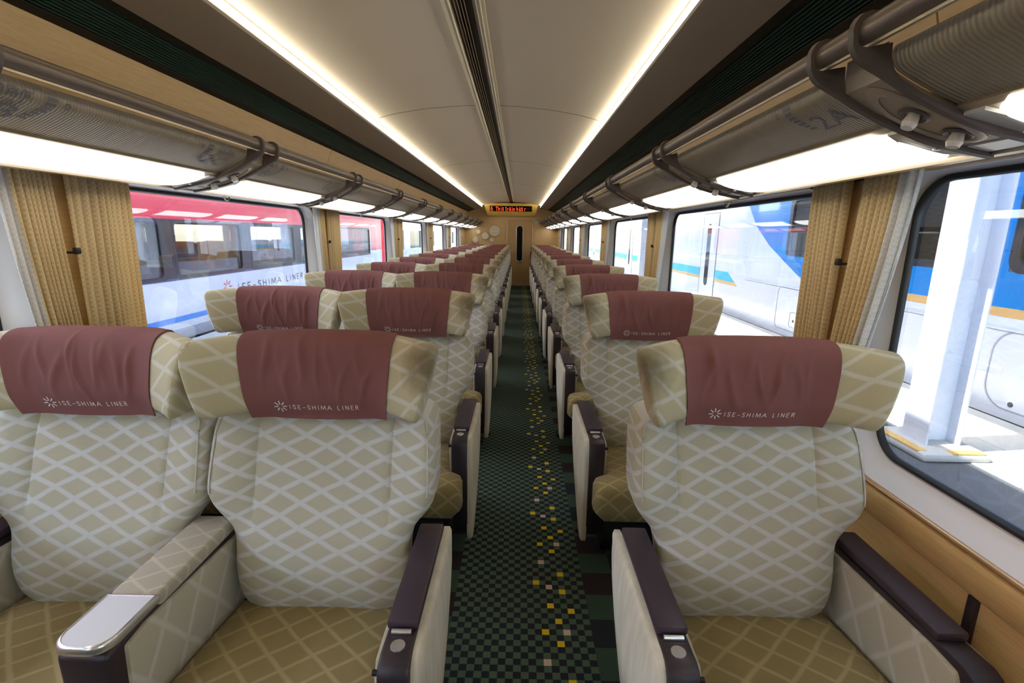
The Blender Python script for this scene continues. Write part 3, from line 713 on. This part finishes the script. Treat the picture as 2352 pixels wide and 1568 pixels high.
def ridges(seed):
    if seed not in RIDGE:
        r = random.Random(int(seed*10)+5)
        RIDGE[seed] = [(-0.15+0.30*(i+r.uniform(0.1, 0.9))/9, r.uniform(-0.45, 0.45), r.uniform(0.005, 0.010), r.uniform(0.005, 0.010), r.uniform(0.10, 0.17), r.uniform(0.04, 0.06)) for i in range(9)]
    return RIDGE[seed]
def fold(x, s, seed=0.0):
    e = max(0, 1-(abs(x)/CW)**6); z = 0.0
    for c, sl, wd, am, sc, sw in ridges(seed):
        z += am*math.exp(-((x-c-sl*(s-0.13)-0.006*math.sin(s*40+c*90))/wd)**2)*math.exp(-((s-sc)/sw)**2)
    return z*e
PATH0 = catmull([(-0.046, 0.868)]+HP[:1]+HP[1:9]+[(0.045, 0.90)], 4)
def cover_path(x, seed=0.0, off=0.0045):
    t = abs(x)/HW; h = 1-0.06*t**3; P = []
    for y, z in PATH0: P.append((head_y(x)+y*(1-0.12*t**2), 0.985+(z-0.985)*h-0.006*t*t))
    dz = 0.010*(1-(x/CW)**2)-0.002
    P[0] = (P[0][0], P[0][1]-dz)
    out = []; s = 0.0
    for i, p in enumerate(P):
        a, b = P[max(0, i-1)], P[min(len(P)-1, i+1)]; ty, tz = b[0]-a[0], b[1]-a[1]; l = math.hypot(ty, tz); ny, nz = -tz/l, ty/l
        if i: s += math.dist(P[i-1], p)
        e = off+fold(x, s, seed)
        out.append((p[0]+ny*e, p[1]+nz*e, s, ny, nz, p[0]+ny*0.0006, p[1]+nz*0.0006))
    return out
def cover_rings(dx, seed):
    R = []
    for i in range(85):
        x = -CW+2*CW*i/84; P = cover_path(x, seed); t = abs(x)/HW
        sl = lambda z: slant(x, z)
        R.append([(dx+sl(p[1]), p[0], p[1]) for p in P]+[(dx+sl(p[6]), p[5], p[6]) for p in reversed(P)])
    return R
def cover_point(dx, x, d, seed):
    P = cover_path(x, seed)
    for a, b in zip(P, P[1:]):
        if d <= b[2]:
            f = (d-a[2])/(b[2]-a[2]); return (dx+slant(x, a[1]), a[0]+(b[0]-a[0])*f+a[3]*0.0012, a[1]+(b[1]-a[1])*f+a[4]*0.0012)
    return (dx+x, P[-1][0], P[-1][1])
GL = {'I': [[(.5, 0), (.5, 1)]], 'S': [[(.92, .85), (.7, 1), (.35, 1), (.12, .8), (.3, .57), (.7, .45), (.9, .22), (.68, 0), (.3, 0), (.08, .16)]], 'E': [[(.9, 0), (.15, 0), (.15, 1), (.9, 1)], [(.15, .52), (.8, .52)]],
      '-': [[(.1, .42), (.9, .42)]], 'H': [[(.1, 0), (.1, 1)], [(.9, 0), (.9, 1)], [(.1, .52), (.9, .52)]], 'M': [[(0, 0), (.12, 1), (.5, .12), (.88, 1), (1, 0)]], 'A': [[(0, 0), (.5, 1), (1, 0)], [(.2, .36), (.8, .36)]],
      'L': [[(.2, 1), (.2, 0), (.85, 0)]], 'N': [[(.1, 0), (.1, 1), (.9, 0), (.9, 1)]], 'R': [[(.15, 0), (.15, 1), (.6, 1), (.85, .8), (.6, .52), (.15, .52)], [(.5, .52), (.9, 0)]]}
GWD = {'I': 0.45, '-': 0.75, ' ': 0.55, 'M': 1.1, 'A': 1.05, 'S': 0.75, 'L': 0.7, 'E': 0.75}
def strokes(body):
    x = 0; out = []
    for ch in body:
        wd = GWD.get(ch, 0.85)
        for pl in GL.get(ch, []): out.append([(x+p[0]*wd, p[1]) for p in pl])
        x += wd+0.42
    return out, x-0.42
def ribbons(m, lines, fn, wid):
    for pl in lines:
        for (ax, ay), (bx, by) in zip(pl, pl[1:]):
            l = math.hypot(bx-ax, by-ay) or 1; nx, ny = -(by-ay)/l*wid/2, (bx-ax)/l*wid/2; ex, ey = (bx-ax)/l*wid*0.3, (by-ay)/l*wid*0.3
            m.add([fn(ax+nx-ex, ay+ny-ey), fn(ax-nx-ex, ay-ny-ey), fn(bx-nx+ex, by-ny+ey), fn(bx+nx+ex, by+ny+ey)], [(0, 1, 2, 3)])
    return m
def petals(cx, cy, r):
    out = []
    for k in range(8):
        a = k*PI/4+0.1; out.append([(cx+r*0.42*math.cos(a), cy+r*0.42*math.sin(a)), (cx+r*math.cos(a), cy+r*math.sin(a))])
    return out
CUSH = [(-0.592, 0.262, 0.300, 0.355), (-0.588, 0.282, 0.262, 0.385), (-0.570, 0.292, 0.246, 0.398), (-0.53, 0.296, 0.240, 0.402), (-0.492, 0.295, 0.240, 0.401), (-0.478, 0.268, 0.240, 0.400), (-0.468, 0.242, 0.240, 0.399), (-0.40, 0.240, 0.235, 0.394), (-0.30, 0.240, 0.23, 0.384), (-0.18, 0.240, 0.23, 0.370), (-0.10, 0.238, 0.23, 0.360)]
def cushion_rings(dx):
    R = []
    for y, w, za, zb in CUSH:
        h = min(0.035, (zb-za)*0.45)
        top = [(dx-w+h+(2*w-2*h)*i/14, y, zb+0.010*math.sin(PI*i/14)) for i in range(15)]
        R.append([(dx-w, y, zb-h), (dx-w+h*0.3, y, zb-h*0.3)]+top+[(dx+w-h*0.3, y, zb-h*0.3), (dx+w, y, zb-h), (dx+w, y, za+h), (dx+w-h, y, za), (dx-w+h, y, za), (dx-w, y, za+h)])
    return R
def arm_parts(root, dx, out, aisle):
    """outer armrest; dx centre, out=+1/-1 the side that faces away from the cushion"""
    w = 0.031
    prof = [(-0.025, 0.44), (-0.025, 0.532), (-0.40, 0.541), (-0.452, 0.541), (-0.474, 0.533), (-0.484, 0.512), (-0.482, 0.30), (-0.472, 0.16), (-0.44, 0.10), (-0.40, 0.14), (-0.25, 0.30)]
    MB().prism(prof, 'x', dx-w, dx+w).build('armrest_body', 'purple', root, bevel=0.006)
    MB().box(dx-w-0.002, dx+w+0.002, -0.392, -0.04, 0.540, 0.5605).build('armrest_lid', 'purple_pad', root, bevel=0.006)
    if aisle: MB().cyl((dx-0.020, -0.401, 0.545), (dx+0.020, -0.401, 0.545), 0.0055, n=10).build('hinge', 'chrome', root, smooth=40)
    if aisle: MB().cyl((dx, -0.433, 0.538), (dx, -0.433, 0.5435), 0.0155, 0.0145, 24).build('button', 'chrome', root, smooth=40)
    # fabric panel on the cushion side
    xi = dx-out*w
    ip = [(-0.03, 0.36), (-0.03, 0.515), (-0.38, 0.527), (-0.445, 0.522), (-0.462, 0.49), (-0.462, 0.40), (-0.452, 0.30), (-0.10, 0.30)]
    MB().prism(ip, 'x', xi-out*0.011, xi+out*0.004).build('inner_panel', 'fabric_side', root, bevel=0.005, uv=lambda x, y, z: (y, z))
    # outer panel, wide at the top and narrowing to the foot
    op = catmull([(-0.035, 0.532), (-0.005, 0.50), (-0.02, 0.42), (-0.12, 0.29), (-0.26, 0.18), (-0.40, 0.085), (-0.445, 0.075), (-0.466, 0.12), (-0.474, 0.30), (-0.472, 0.47), (-0.455, 0.528), (-0.38, 0.536)], 3, True)
    cy = sum(p[0] for p in op)/len(op); cz = sum(p[1] for p in op)/len(op); xo = dx+out*w
    R = [[(xo-out*0.004, y, z) for y, z in op]]
    for sc, e in (((1.0, 0.012), (0.97, 0.018), (0.90, 0.021), (0.6, 0.026), (0.2, 0.028)) if aisle else ((1.0, 0.003), (0.97, 0.006), (0.2, 0.007))): R.append([(xo+out*e, cy+(y-cy)*sc, cz+(z-cz)*sc) for y, z in op])
    MB().rings(R).build('outer_panel', 'fabric_outer', root, smooth=50)
    if aisle:
        MB().cyl((dx-out*0.02, -0.455, 0.50), (dx-out*0.046, -0.455, 0.50), 0.006, n=10).build('lever_knob', 'black', root, smooth=40)
        MB().tube([(dx+out*0.01, -0.30, 0.09), (dx+out*0.035, -0.33, 0.075), (dx+out*0.05, -0.37, 0.07)], 0.011, 8).build('foot_pedal', 'black', root, smooth=50)
def middle_arm(root):
    w = 0.055
    MB().prism([(-0.05, 0.40), (-0.05, 0.545), (-0.47, 0.562), (-0.490, 0.556), (-0.486, 0.30), (-0.45, 0.26), (-0.12, 0.26)], 'x', -w+0.004, w-0.004).build('armrest_body', 'purple', root, bevel=0.012, seg=3)
    MB().box(-w, w, -0.355, -0.055, 0.548, 0.583).build('armrest_cushion', 'fabric_arm', root, bevel=0.012, seg=3, uv=lambda x, y, z: (x+z, y))
    for s in (-1, 1):
        MB().prism([(-0.05, 0.36), (-0.05, 0.535), (-0.40, 0.552), (-0.452, 0.546), (-0.458, 0.40), (-0.448, 0.30), (-0.10, 0.30)], 'x', s*(w-0.010), s*(w+0.004)).build('inner_panel', 'fabric_side', root, bevel=0.005, uv=lambda x, y, z: (y, z))
    fr = [(x, y) for x, y in rrect(-w, w, -0.498, -0.357, 0.004, 3)]
    def outline(e): 
        a = []
        for k in range(7): t_ = k*PI/12; a.append((w-e-0.035+0.035*math.cos(-t_), -0.498+e+0.035-0.035*math.sin(t_)))
        left = [(-x, y) for x, y in reversed(a)]
        return [(w-e, -0.357-e)]+a+left+[(-w+e, -0.357-e)]
    o = outline(0); i1 = outline(0.006)
    tr = MB(); tr.rings([[(x, y, z) for x, y in lp] for z, lp in ((0.562, outline(0.003)), (0.566, o), (0.578, o), (0.583, outline(0.002)), (0.584, outline(0.005)), (0.582, i1))], cap=False)
    tray = tr.build('tray_rim', 'chrome', root, smooth=50)
    MB().prism(i1, 'z', 0.570, 0.5825).build('tray_top', 'tray', tray)
def seat_unit(root, dx, seed, fab):
    bo = MB().rings(backrest_rings(dx)).build('backrest', 'fabric', root, smooth=60, uv=lambda x, y, z: (x-dx+0.6*(y+0.1)*(1 if x > dx else -1)*min(1, max(0, (abs(x-dx)-0.268)/0.028)), z*1.04))
    for s in (-1, 1):
        pth = [(dx+s*(w-0.016), yf-0.0265*min(1, max(0, (z-0.56)/0.12)), z) for z, yf, w in catmull(BACK, 3) if 0.668 < z < 0.866]
        MB().tube(pth, 0.0018, 6).build('piping', 'piping', bo, smooth=60)
    MB().rings(headrest_rings(dx)).build('headrest', fab, root, smooth=60, uv=lambda x, y, z: (x-dx+0.02, z+y*0.8))
    cv = MB().rings(cover_rings(dx, seed)).build('headrest_cover', 'maroon', root, smooth=60)
    m = MB(); ln, wd = strokes('ISE-SHIMA LINER'); k = 0.186/wd; hh = 0.0125
    ribbons(m, [[(-0.080+x*k, 0.033+y*hh) for x, y in pl] for pl in ln], lambda x, d: cover_point(dx, x, d, seed), 0.0015)
    ribbons(m, petals(-0.103, 0.039, 0.0165), lambda x, d: cover_point(dx, x, d, seed), 0.0026)
    m.build('lettering', 'letter_white', cv, recalc=False)
    MB().rings(cushion_rings(dx)).build('seat_cushion', 'fabric_seat', root, smooth=50, uv=lambda x, y, z: (x-dx, y+z*0.9))
    MB().box(dx-0.03, dx+0.03, 0.012, 0.04, 0.84, 0.91).build('headrest_post', 'black', root, bevel=0.004)
    MB().box(dx-0.25, dx+0.25, -0.55, -0.05, 0.215, 0.245).build('seat_pan', 'black', root, bevel=0.006)
HPZ = 1.02
lattice('fabric_stain_l', srgb(184, 172, 136), srgb(201, 196, 178), 0.135, 0.092, 0.065, stain=(-0.290, -0.125, 1.035))
lattice('fabric_stain_r', srgb(184, 172, 136), srgb(201, 196, 178), 0.135, 0.092, 0.065, stain=(0.590, -0.125, 1.035))
lattice('fabric_head', srgb(184, 172, 136), srgb(201, 196, 178), 0.135, 0.092, 0.065)
def make_single():
    r = empty('single_seat', (0, 0, 0), 'x', 'seat')
    seat_unit(r, 0.0, 0.0, 'fabric_stain_l')
    arm_parts(r, -0.281, -1, True); arm_parts(r, 0.287, 1, False)
    MB().prism([(-0.40, 0.0), (-0.40, 0.06), (-0.36, 0.215), (0.02, 0.215), (0.06, 0.06), (0.06, 0.0)], 'x', -0.235, 0.235).build('base', 'black', r, bevel=0.008)
    return r
def make_double():
    r = empty('double_seat', (0, 0, 0), 'x', 'seat')
    seat_unit(r, -0.300, 1.3, 'fabric_head'); seat_unit(r, 0.300, 2.9, 'fabric_stain_r')
    arm_parts(r, 0.581, 1, True); arm_parts(r, -0.577, -1, False); middle_arm(r)
    MB().prism([(-0.40, 0.0), (-0.40, 0.06), (-0.36, 0.215), (0.02, 0.215), (0.06, 0.06), (0.06, 0.0)], 'x', -0.50, 0.50).build('base', 'black', r, bevel=0.008)
    return r
sp_, dp_ = make_single(), make_double()
NR = 12
for k in range(NR):
    y = 1.2456+1.05*k
    for pr, x, what, grp in ((sp_, 0.823, 'single beige lattice seat with maroon headrest cover', 'single seats in a row'), (dp_, -0.591, 'double beige lattice seat with two maroon headrest covers', 'double seats in a row')):
        o = pr if k == 0 else copy_tree(pr)
        o.location = (x, y, 0); o['label'] = '%s, %s row from the end door' % (what, ORD[NR-k]); o['category'] = 'seat'; o['group'] = grp

# ---------------------------------------------------------------- outside: platforms, canopies, pole
PZ0 = -0.10
pf = MB().box(1.50, 4.20, -8, 60, -1.1, PZ0).build('platform', ['asphalt']); tag(pf, 'grey asphalt station platform beside the blue train', 'platform', kind='structure')
for j in range(-6, 60):                          # pale paving tiles along the middle of the platform
    for i in range(2):
        a = 3.22+i*0.42
        if j < 30: MB().box(a+0.004, a+0.416, 0.6+j*0.42+0.004, 0.6+(j+1)*0.42-0.004, PZ0-0.01, PZ0+0.006).build('paving_tile', 'tile_pale', pf)
MB().box(4.062, 4.20, -8, 60, PZ0-0.01, PZ0+0.004).build('edge_slab', 'concrete', pf)
m = MB()
for j in range(8, 90):
    for i in range(6):
        x, y = 3.27+i*0.06, 1.6+j*0.06-0.4
        m.cyl((x, y, PZ0+0.005), (x, y, PZ0+0.011), 0.016, 0.010, 6)
st = m.build('tactile_studs', 'tile_pale', pf); st['kind'] = 'stuff'
pl_ = MB().box(-4.22, -1.50, -8, 60, -1.1, PZ0).build('platform', ['concrete']); tag(pl_, 'pale concrete station platform beside the red train', 'platform', kind='structure')
gr = MB().box(-40, 40, -40, 80, -1.6, -1.1).build('ground', 'concrete'); tag(gr, 'pale ballast ground under the trains', 'ground', kind='structure')
for sx in (-1, 1):
    e0, e1 = (1.80, 7.2) if sx > 0 else (2.10, 4.10)  # left one, out of view, narrowed to block sun yet admit skylight
    cn = MB().prism([(sx*x, z) for x, z in ((e0, 3.10), (e0, 3.16), (3.15, 3.30), (e1, 3.16), (e1, 3.10), (3.15, 3.22))], 'y', -8, 60).build('canopy', 'canopy')
    tag(cn, 'long pale station canopy over the platform beside the %s' % SIDE[sx], 'canopy', kind='structure')
for py, lab in ((3.285, 'white steel platform pillar on a concrete foot near the window'), (11.7, 'white steel platform pillar further along by the blue train door')):
    t = empty('platform_pillar', (3.15, py, PZ0), lab, 'pillar', 'steel pillars on the platform')
    MB().box(3.030, 3.046, py-0.108, py+0.108, PZ0+0.06, 3.2).build('flange', 'pole_paint', t, bevel=0.002)
    MB().box(3.252, 3.268, py-0.108, py+0.108, PZ0+0.06, 3.2).build('flange', 'pole_paint', t, bevel=0.002)
    MB().box(3.046, 3.252, py-0.006, py+0.010, PZ0+0.06, 3.2).build('web', 'pole_paint', t)
    MB().box(2.90, 3.36, py-0.26, py+0.26, PZ0, PZ0+0.06).build('foot', 'concrete', t, bevel=0.025)
    MB().box(2.905, 2.97, py-0.20, py+0.20, PZ0+0.052, PZ0+0.0625).build('yellow_marking', 'base_yellow', t)
    MB().box(3.10, 3.32, py-0.252, py-0.19, PZ0+0.052, PZ0+0.0625).build('yellow_marking', 'base_yellow', t)

# ---------------------------------------------------------------- outside: blue and white train
def sheet(x0, x1, poly, name, mat, par): return MB().prism(poly, 'x', x0, x1).build(name, mat, par)
bt = empty('blue_train', (4.4, 12, -0.9), 'white and blue train standing across the platform', 'train')
XS = 4.35
def skin(sx, ya, yb, wins, z0, z1, zw0, zw1, mat, par):
    """car side with window holes as plain panels"""
    e = sorted(wins); cur = ya; m = MB(); X0, X1_ = sx*XS, sx*(XS+0.08)
    m.box(X0, X1_, ya, yb, z0, zw0); m.box(X0, X1_, ya, yb, zw1, z1)
    for a, b in e: m.box(X0, X1_, cur, a, zw0, zw1); cur = b
    m.box(X0, X1_, cur, yb, zw0, zw1)
    return m.build('car_side', mat, par)
BW = [(-2.4, 1.0), (1.30, 4.22), (4.55, 7.74)]
skin(1, -4, 58, BW, -0.14, 2.35, 1.085, 1.95, 'paint_white', bt)
MB().prism([(XS, 2.35), (XS+0.10, 2.62), (XS+0.6, 2.80), (XS+2.2, 2.80), (XS+2.7, 2.62), (XS+2.8, 2.35)], 'y', -4, 58).build('roof', 'paint_white', bt)
MB().box(XS+2.72, XS+2.8, -4, 58, -0.9, 2.35).build('far_side', 'paint_white', bt)
MB().box(XS+0.08, XS+2.72, -4, 58, 0.0, 0.06).build('car_floor', 'train_inside', bt)
MB().box(XS+0.2, XS+2.6, -4, 58, -0.95, -0.14).build('underframe', 'under_dark', bt)
sheet(XS-0.003, XS+0.004, [(-4, 0.785), (7.31, 0.785), (7.74, 0.97), (8.30, 1.22), (8.83, 1.55), (9.22, 1.95), (9.55, 2.35), (-4, 2.35)][:2]+[(7.74, 0.97), (7.74, 1.085), (-4, 1.085)], 'blue_paint', 'paint_blue', bt)
sheet(XS-0.003, XS+0.004, [(7.74, 0.97), (8.30, 1.22), (8.83, 1.55), (9.22, 1.95), (9.55, 2.35), (-4, 2.35), (-4, 1.95), (7.74, 1.95)], 'blue_paint', 'paint_blue', bt)
for a, b in ((-4, -2.4), (1.0, 1.30), (4.22, 4.55)): sheet(XS-0.003, XS+0.004, [(a, 1.085), (b, 1.085), (b, 1.95), (a, 1.95)], 'blue_paint', 'paint_blue', bt)
sheet(XS-0.004, XS+0.004, [(-4, 0.708), (7.12, 0.708), (7.33, 0.785), (-4, 0.785)], 'gold_stripe', 'paint_gold', bt)
sheet(XS-0.004, XS+0.004, [(9.46, 0.493), (58, 0.493), (58, 0.668), (9.80, 0.668)], 'teal_stripe', 'paint_teal', bt)
sheet(XS-0.004, XS+0.004, [(9.34, 0.432), (58, 0.432), (58, 0.493), (9.46, 0.493)], 'gold_stripe', 'paint_gold', bt)
for a, b in BW:
    fr_ = rrect(a, b, 1.085, 1.95, 0.12); fi = rrect(a+0.07, b-0.07, 1.145, 1.89, 0.10)
    f = MB().rings([[(x, y, z) for y, z in lp] for x, lp in ((XS+0.05, rrect(a-0.01, b+0.01, 1.075, 1.96, 0.02)), (XS-0.012, rrect(a-0.01, b+0.01, 1.075, 1.96, 0.12)), (XS-0.012, fi), (XS+0.05, fi))], cap=False).build('window_frame', 'train_dark', bt)
    MB().prism(fi, 'x', XS+0.01, XS+0.02).build('window_pane', 'glass_teal', f)
    MB().box(XS+2.60, XS+2.64, a, b, 0.9, 2.1).build('green_panel', 'train_green', bt)  # added green panel gives the windows their green tone
for k in range(10): MB().box(XS+0.5, XS+1.6, -3.0+k*1.1, -2.45+k*1.1, 0.06, 1.16).build('inner_seat', 'seat_grey', bt, bevel=0.06)
for dy0, dy1 in ((10.46, 11.31), (18.2, 19.05), (27.0, 27.85), (36.0, 36.85)):
    dd = sheet(XS-0.006, XS+0.004, [(dy0+0.012, -0.10), (dy1-0.012, -0.10), (dy1-0.012, 1.825), (dy0+0.012, 1.825)], 'car_door', 'paint_white', bt)
    for a in (dy0, dy1): MB().box(XS-0.0045, XS+0.002, a-0.012, a+0.012, -0.12, 1.84).build('door_gap', 'train_dark', bt)
    MB().box(XS-0.0045, XS+0.002, dy0, dy1, 1.825, 1.845).build('door_gap', 'train_dark', bt)
    MB().prism(rrect(dy0+0.36, dy0+0.57, 0.30, 1.62, 0.10, 5), 'x', XS-0.010, XS-0.004).build('door_window', 'door_glass', dd)
def outline(y0, y1, z0, z1, r, wdt=0.012, name='hatch_outline'):
    MB().rings([[(x, y, z) for y, z in lp] for x, lp in ((XS-0.0045, rrect(y0, y1, z0, z1, r)), (XS-0.0045, rrect(y0+wdt, y1-wdt, z0+wdt, z1-wdt, r-wdt*0.5)), (XS+0.001, rrect(y0+wdt, y1-wdt, z0+wdt, z1-wdt, r-wdt*0.5)))], cap=False).build(name, 'paint_grey', bt)
outline(6.4, 7.84, -0.05, 0.60, 0.10); outline(7.20, 7.42, 0.02, 0.25, 0.03, 0.009); outline(2.9, 4.21, -0.06, 0.605, 0.20); outline(8.9, 9.35, 1.93, 2.12, 0.02, 0.010); outline(9.75, 10.05, 1.90, 2.10, 0.02, 0.010)
for y, z in ((3.95, 0.0), (5.12, 0.02), (7.31, 0.12)): MB().cyl((XS-0.006, y, z), (XS, y, z), 0.022, n=10).build('latch', 'train_dark', bt)
MB().box(XS-0.02, XS+0.02, -4, 9, 0.60, 0.612).build('body_crease', 'paint_white', bt)

# ---------------------------------------------------------------- outside: red and white train
rt = empty('red_train', (-4.4, 10, -0.9), 'white and red train standing across the platform', 'train')
XS = 4.38
RW = [(0.9, 2.55), (2.75, 4.42), (4.65, 6.35), (6.58, 8.20), (8.47, 10.15), (10.42, 12.05), (12.55, 15.30)]
skin(-1, -6, 16.6, RW, 0.03, 2.35, 0.705, 1.465, 'paint_white', rt)
MB().prism([(-XS, 2.35), (-XS-0.10, 2.62), (-XS-0.6, 2.80), (-XS-2.2, 2.80), (-XS-2.7, 2.62), (-XS-2.8, 2.35)], 'y', -6, 16.6).build('roof', 'paint_white', rt)
MB().box(-XS-2.72, -XS-2.8, -6, 16.6, -0.9, 0.75).box(-XS-2.72, -XS-2.8, -6, 16.6, 1.5, 2.35).build('far_side', 'train_inside', rt)
MB().box(-XS-0.08, -XS-2.72, -6, 16.6, 0.0, 0.05).build('car_floor', 'train_inside', rt)
MB().box(-XS-0.2, -XS-2.6, -6, 16.6, -0.95, 0.03).build('underframe', 'under_dark', rt)
MB().box(-XS+0.0, -XS-0.05, -6, 16.6, -0.12, 0.03).build('skirt', 'paint_grey', rt)
E_ = -XS+0.004
MB().box(-XS, E_, -6, 16.6, 1.475, 2.35).build('red_band', 'paint_red', rt)
MB().prism([(15.42, 0.81), (16.6, 0.81), (16.6, 1.475), (15.42, 1.475)], 'x', -XS, E_).build('red_band', 'paint_red', rt)
MB().box(-XS, -XS+0.005, -6, 16.6, 0.124, 0.196).build('blue_stripe', 'paint_sky', rt)
MB().box(-XS, -XS+0.006, -6, 12.2, 1.462, 1.482).build('window_band_edge', 'train_dark', rt)
MB().box(-XS, -XS+0.006, -6, 12.2, 0.678, 0.708).build('window_band_edge', 'paint_navy', rt)
cur = -6
for a, b in RW[:-1]:
    MB().box(-XS, -XS+0.005, cur, a, 0.705, 1.465).build('window_pillar', 'train_dark', rt); cur = b
MB().box(-XS, -XS+0.005, cur, 12.2, 0.705, 1.465).build('window_pillar', 'train_dark', rt)
for a, b in RW:
    fi = rrect(a+0.03, b-0.03, 0.735, 1.435, 0.07)
    f = MB().rings([[(x, y, z) for y, z in lp] for x, lp in ((-XS-0.02, rrect(a-0.02, b+0.02, 0.69, 1.48, 0.01)), (-XS+0.007, rrect(a-0.02, b+0.02, 0.69, 1.48, 0.05)), (-XS+0.007, fi), (-XS-0.06, fi))], cap=False).build('window_frame', 'train_dark', rt)
    MB().prism(fi, 'x', -XS-0.01, -XS-0.02).build('window_pane', 'glass_train', f)
    MB().rings([[(-XS-0.09, y, z) for y, z in lp] for lp in (rrect(a-0.05, b+0.05, 0.60, 1.55, 0.01), rrect(a+0.09, b-0.09, 0.79, 1.42, 0.09))]+[[(-XS-0.12, y, z) for y, z in rrect(a+0.09, b-0.09, 0.79, 1.42, 0.09)]], cap=False).build('inner_surround', 'train_inside', rt)
    MB().box(-XS-0.12, -XS-0.16, b-0.22, b-0.10, 0.70, 1.45).build('inner_curtain', 'curtain_white', rt)
    if 4.6 < a < 12.0: MB().box(-XS-0.20, -XS-0.36, a+0.15, b-0.15, 1.44, 1.46).build('rack_lamp', 'train_lamp', rt)
for k in range(16):
    y = -1.2+k*1.02; mt = 'seat_orange' if 9 <= k <= 12 else 'seat_maroon'
    for x in (-XS-0.35, -XS-0.85, -XS-1.75, -XS-2.25):
        MB().box(x-0.23, x+0.23, y, y+0.14, 0.45, 1.12).build('inner_seat', mt, rt, bevel=0.05)
        MB().box(x-0.24, x-0.19, y-0.02, y+0.10, 0.80, 1.08).build('inner_seat_wing', 'seat_grey', rt, bevel=0.02)
# lettering on the car side
ln, wd = strokes('ISE-SHIMA LINER'); kk = (10.42-7.95)/wd
m = ribbons(MB(), [[(7.95+x*kk, 0.385+y*0.105) for x, y in pl] for pl in ln], lambda y, z: (-XS+0.0045, y, z), 0.016); m.build('lettering', 'text_grey', rt, recalc=False)
m = ribbons(MB(), petals(7.68, 0.47, 0.115), lambda y, z: (-XS+0.004, y, z), 0.018); m.build('emblem', 'paint_orange', rt, recalc=False)
rt2 = empty('red_train_car', (-4.4, 26, -0.9), 'next red and white car coupled behind the red train', 'train')
XS = 4.38
skin(-1, 17.3, 58, [(18.2, 19.9), (21, 23.5), (24.5, 27), (28, 31), (32, 35), (36, 39), (41, 44), (46, 49), (51, 54)], 0.03, 2.35, 0.705, 1.465, 'paint_white', rt2)
MB().box(-XS-0.06, -XS-0.10, 17.4, 57.9, 0.6, 1.6).build('window_glass', 'door_glass', rt2)  # opaque dark sheet behind the openings stands in for the dark interior
MB().box(-XS, -XS+0.004, 17.3, 58, 1.475, 2.35).build('red_band', 'paint_red', rt2)
MB().box(-XS, -XS-2.8, 17.3, 17.36, 0.03, 2.7).build('car_end', 'paint_red', rt2)
MB().box(-XS, -XS-2.8, 17.3, 58, 2.35, 2.7).build('roof', 'paint_white', rt2)
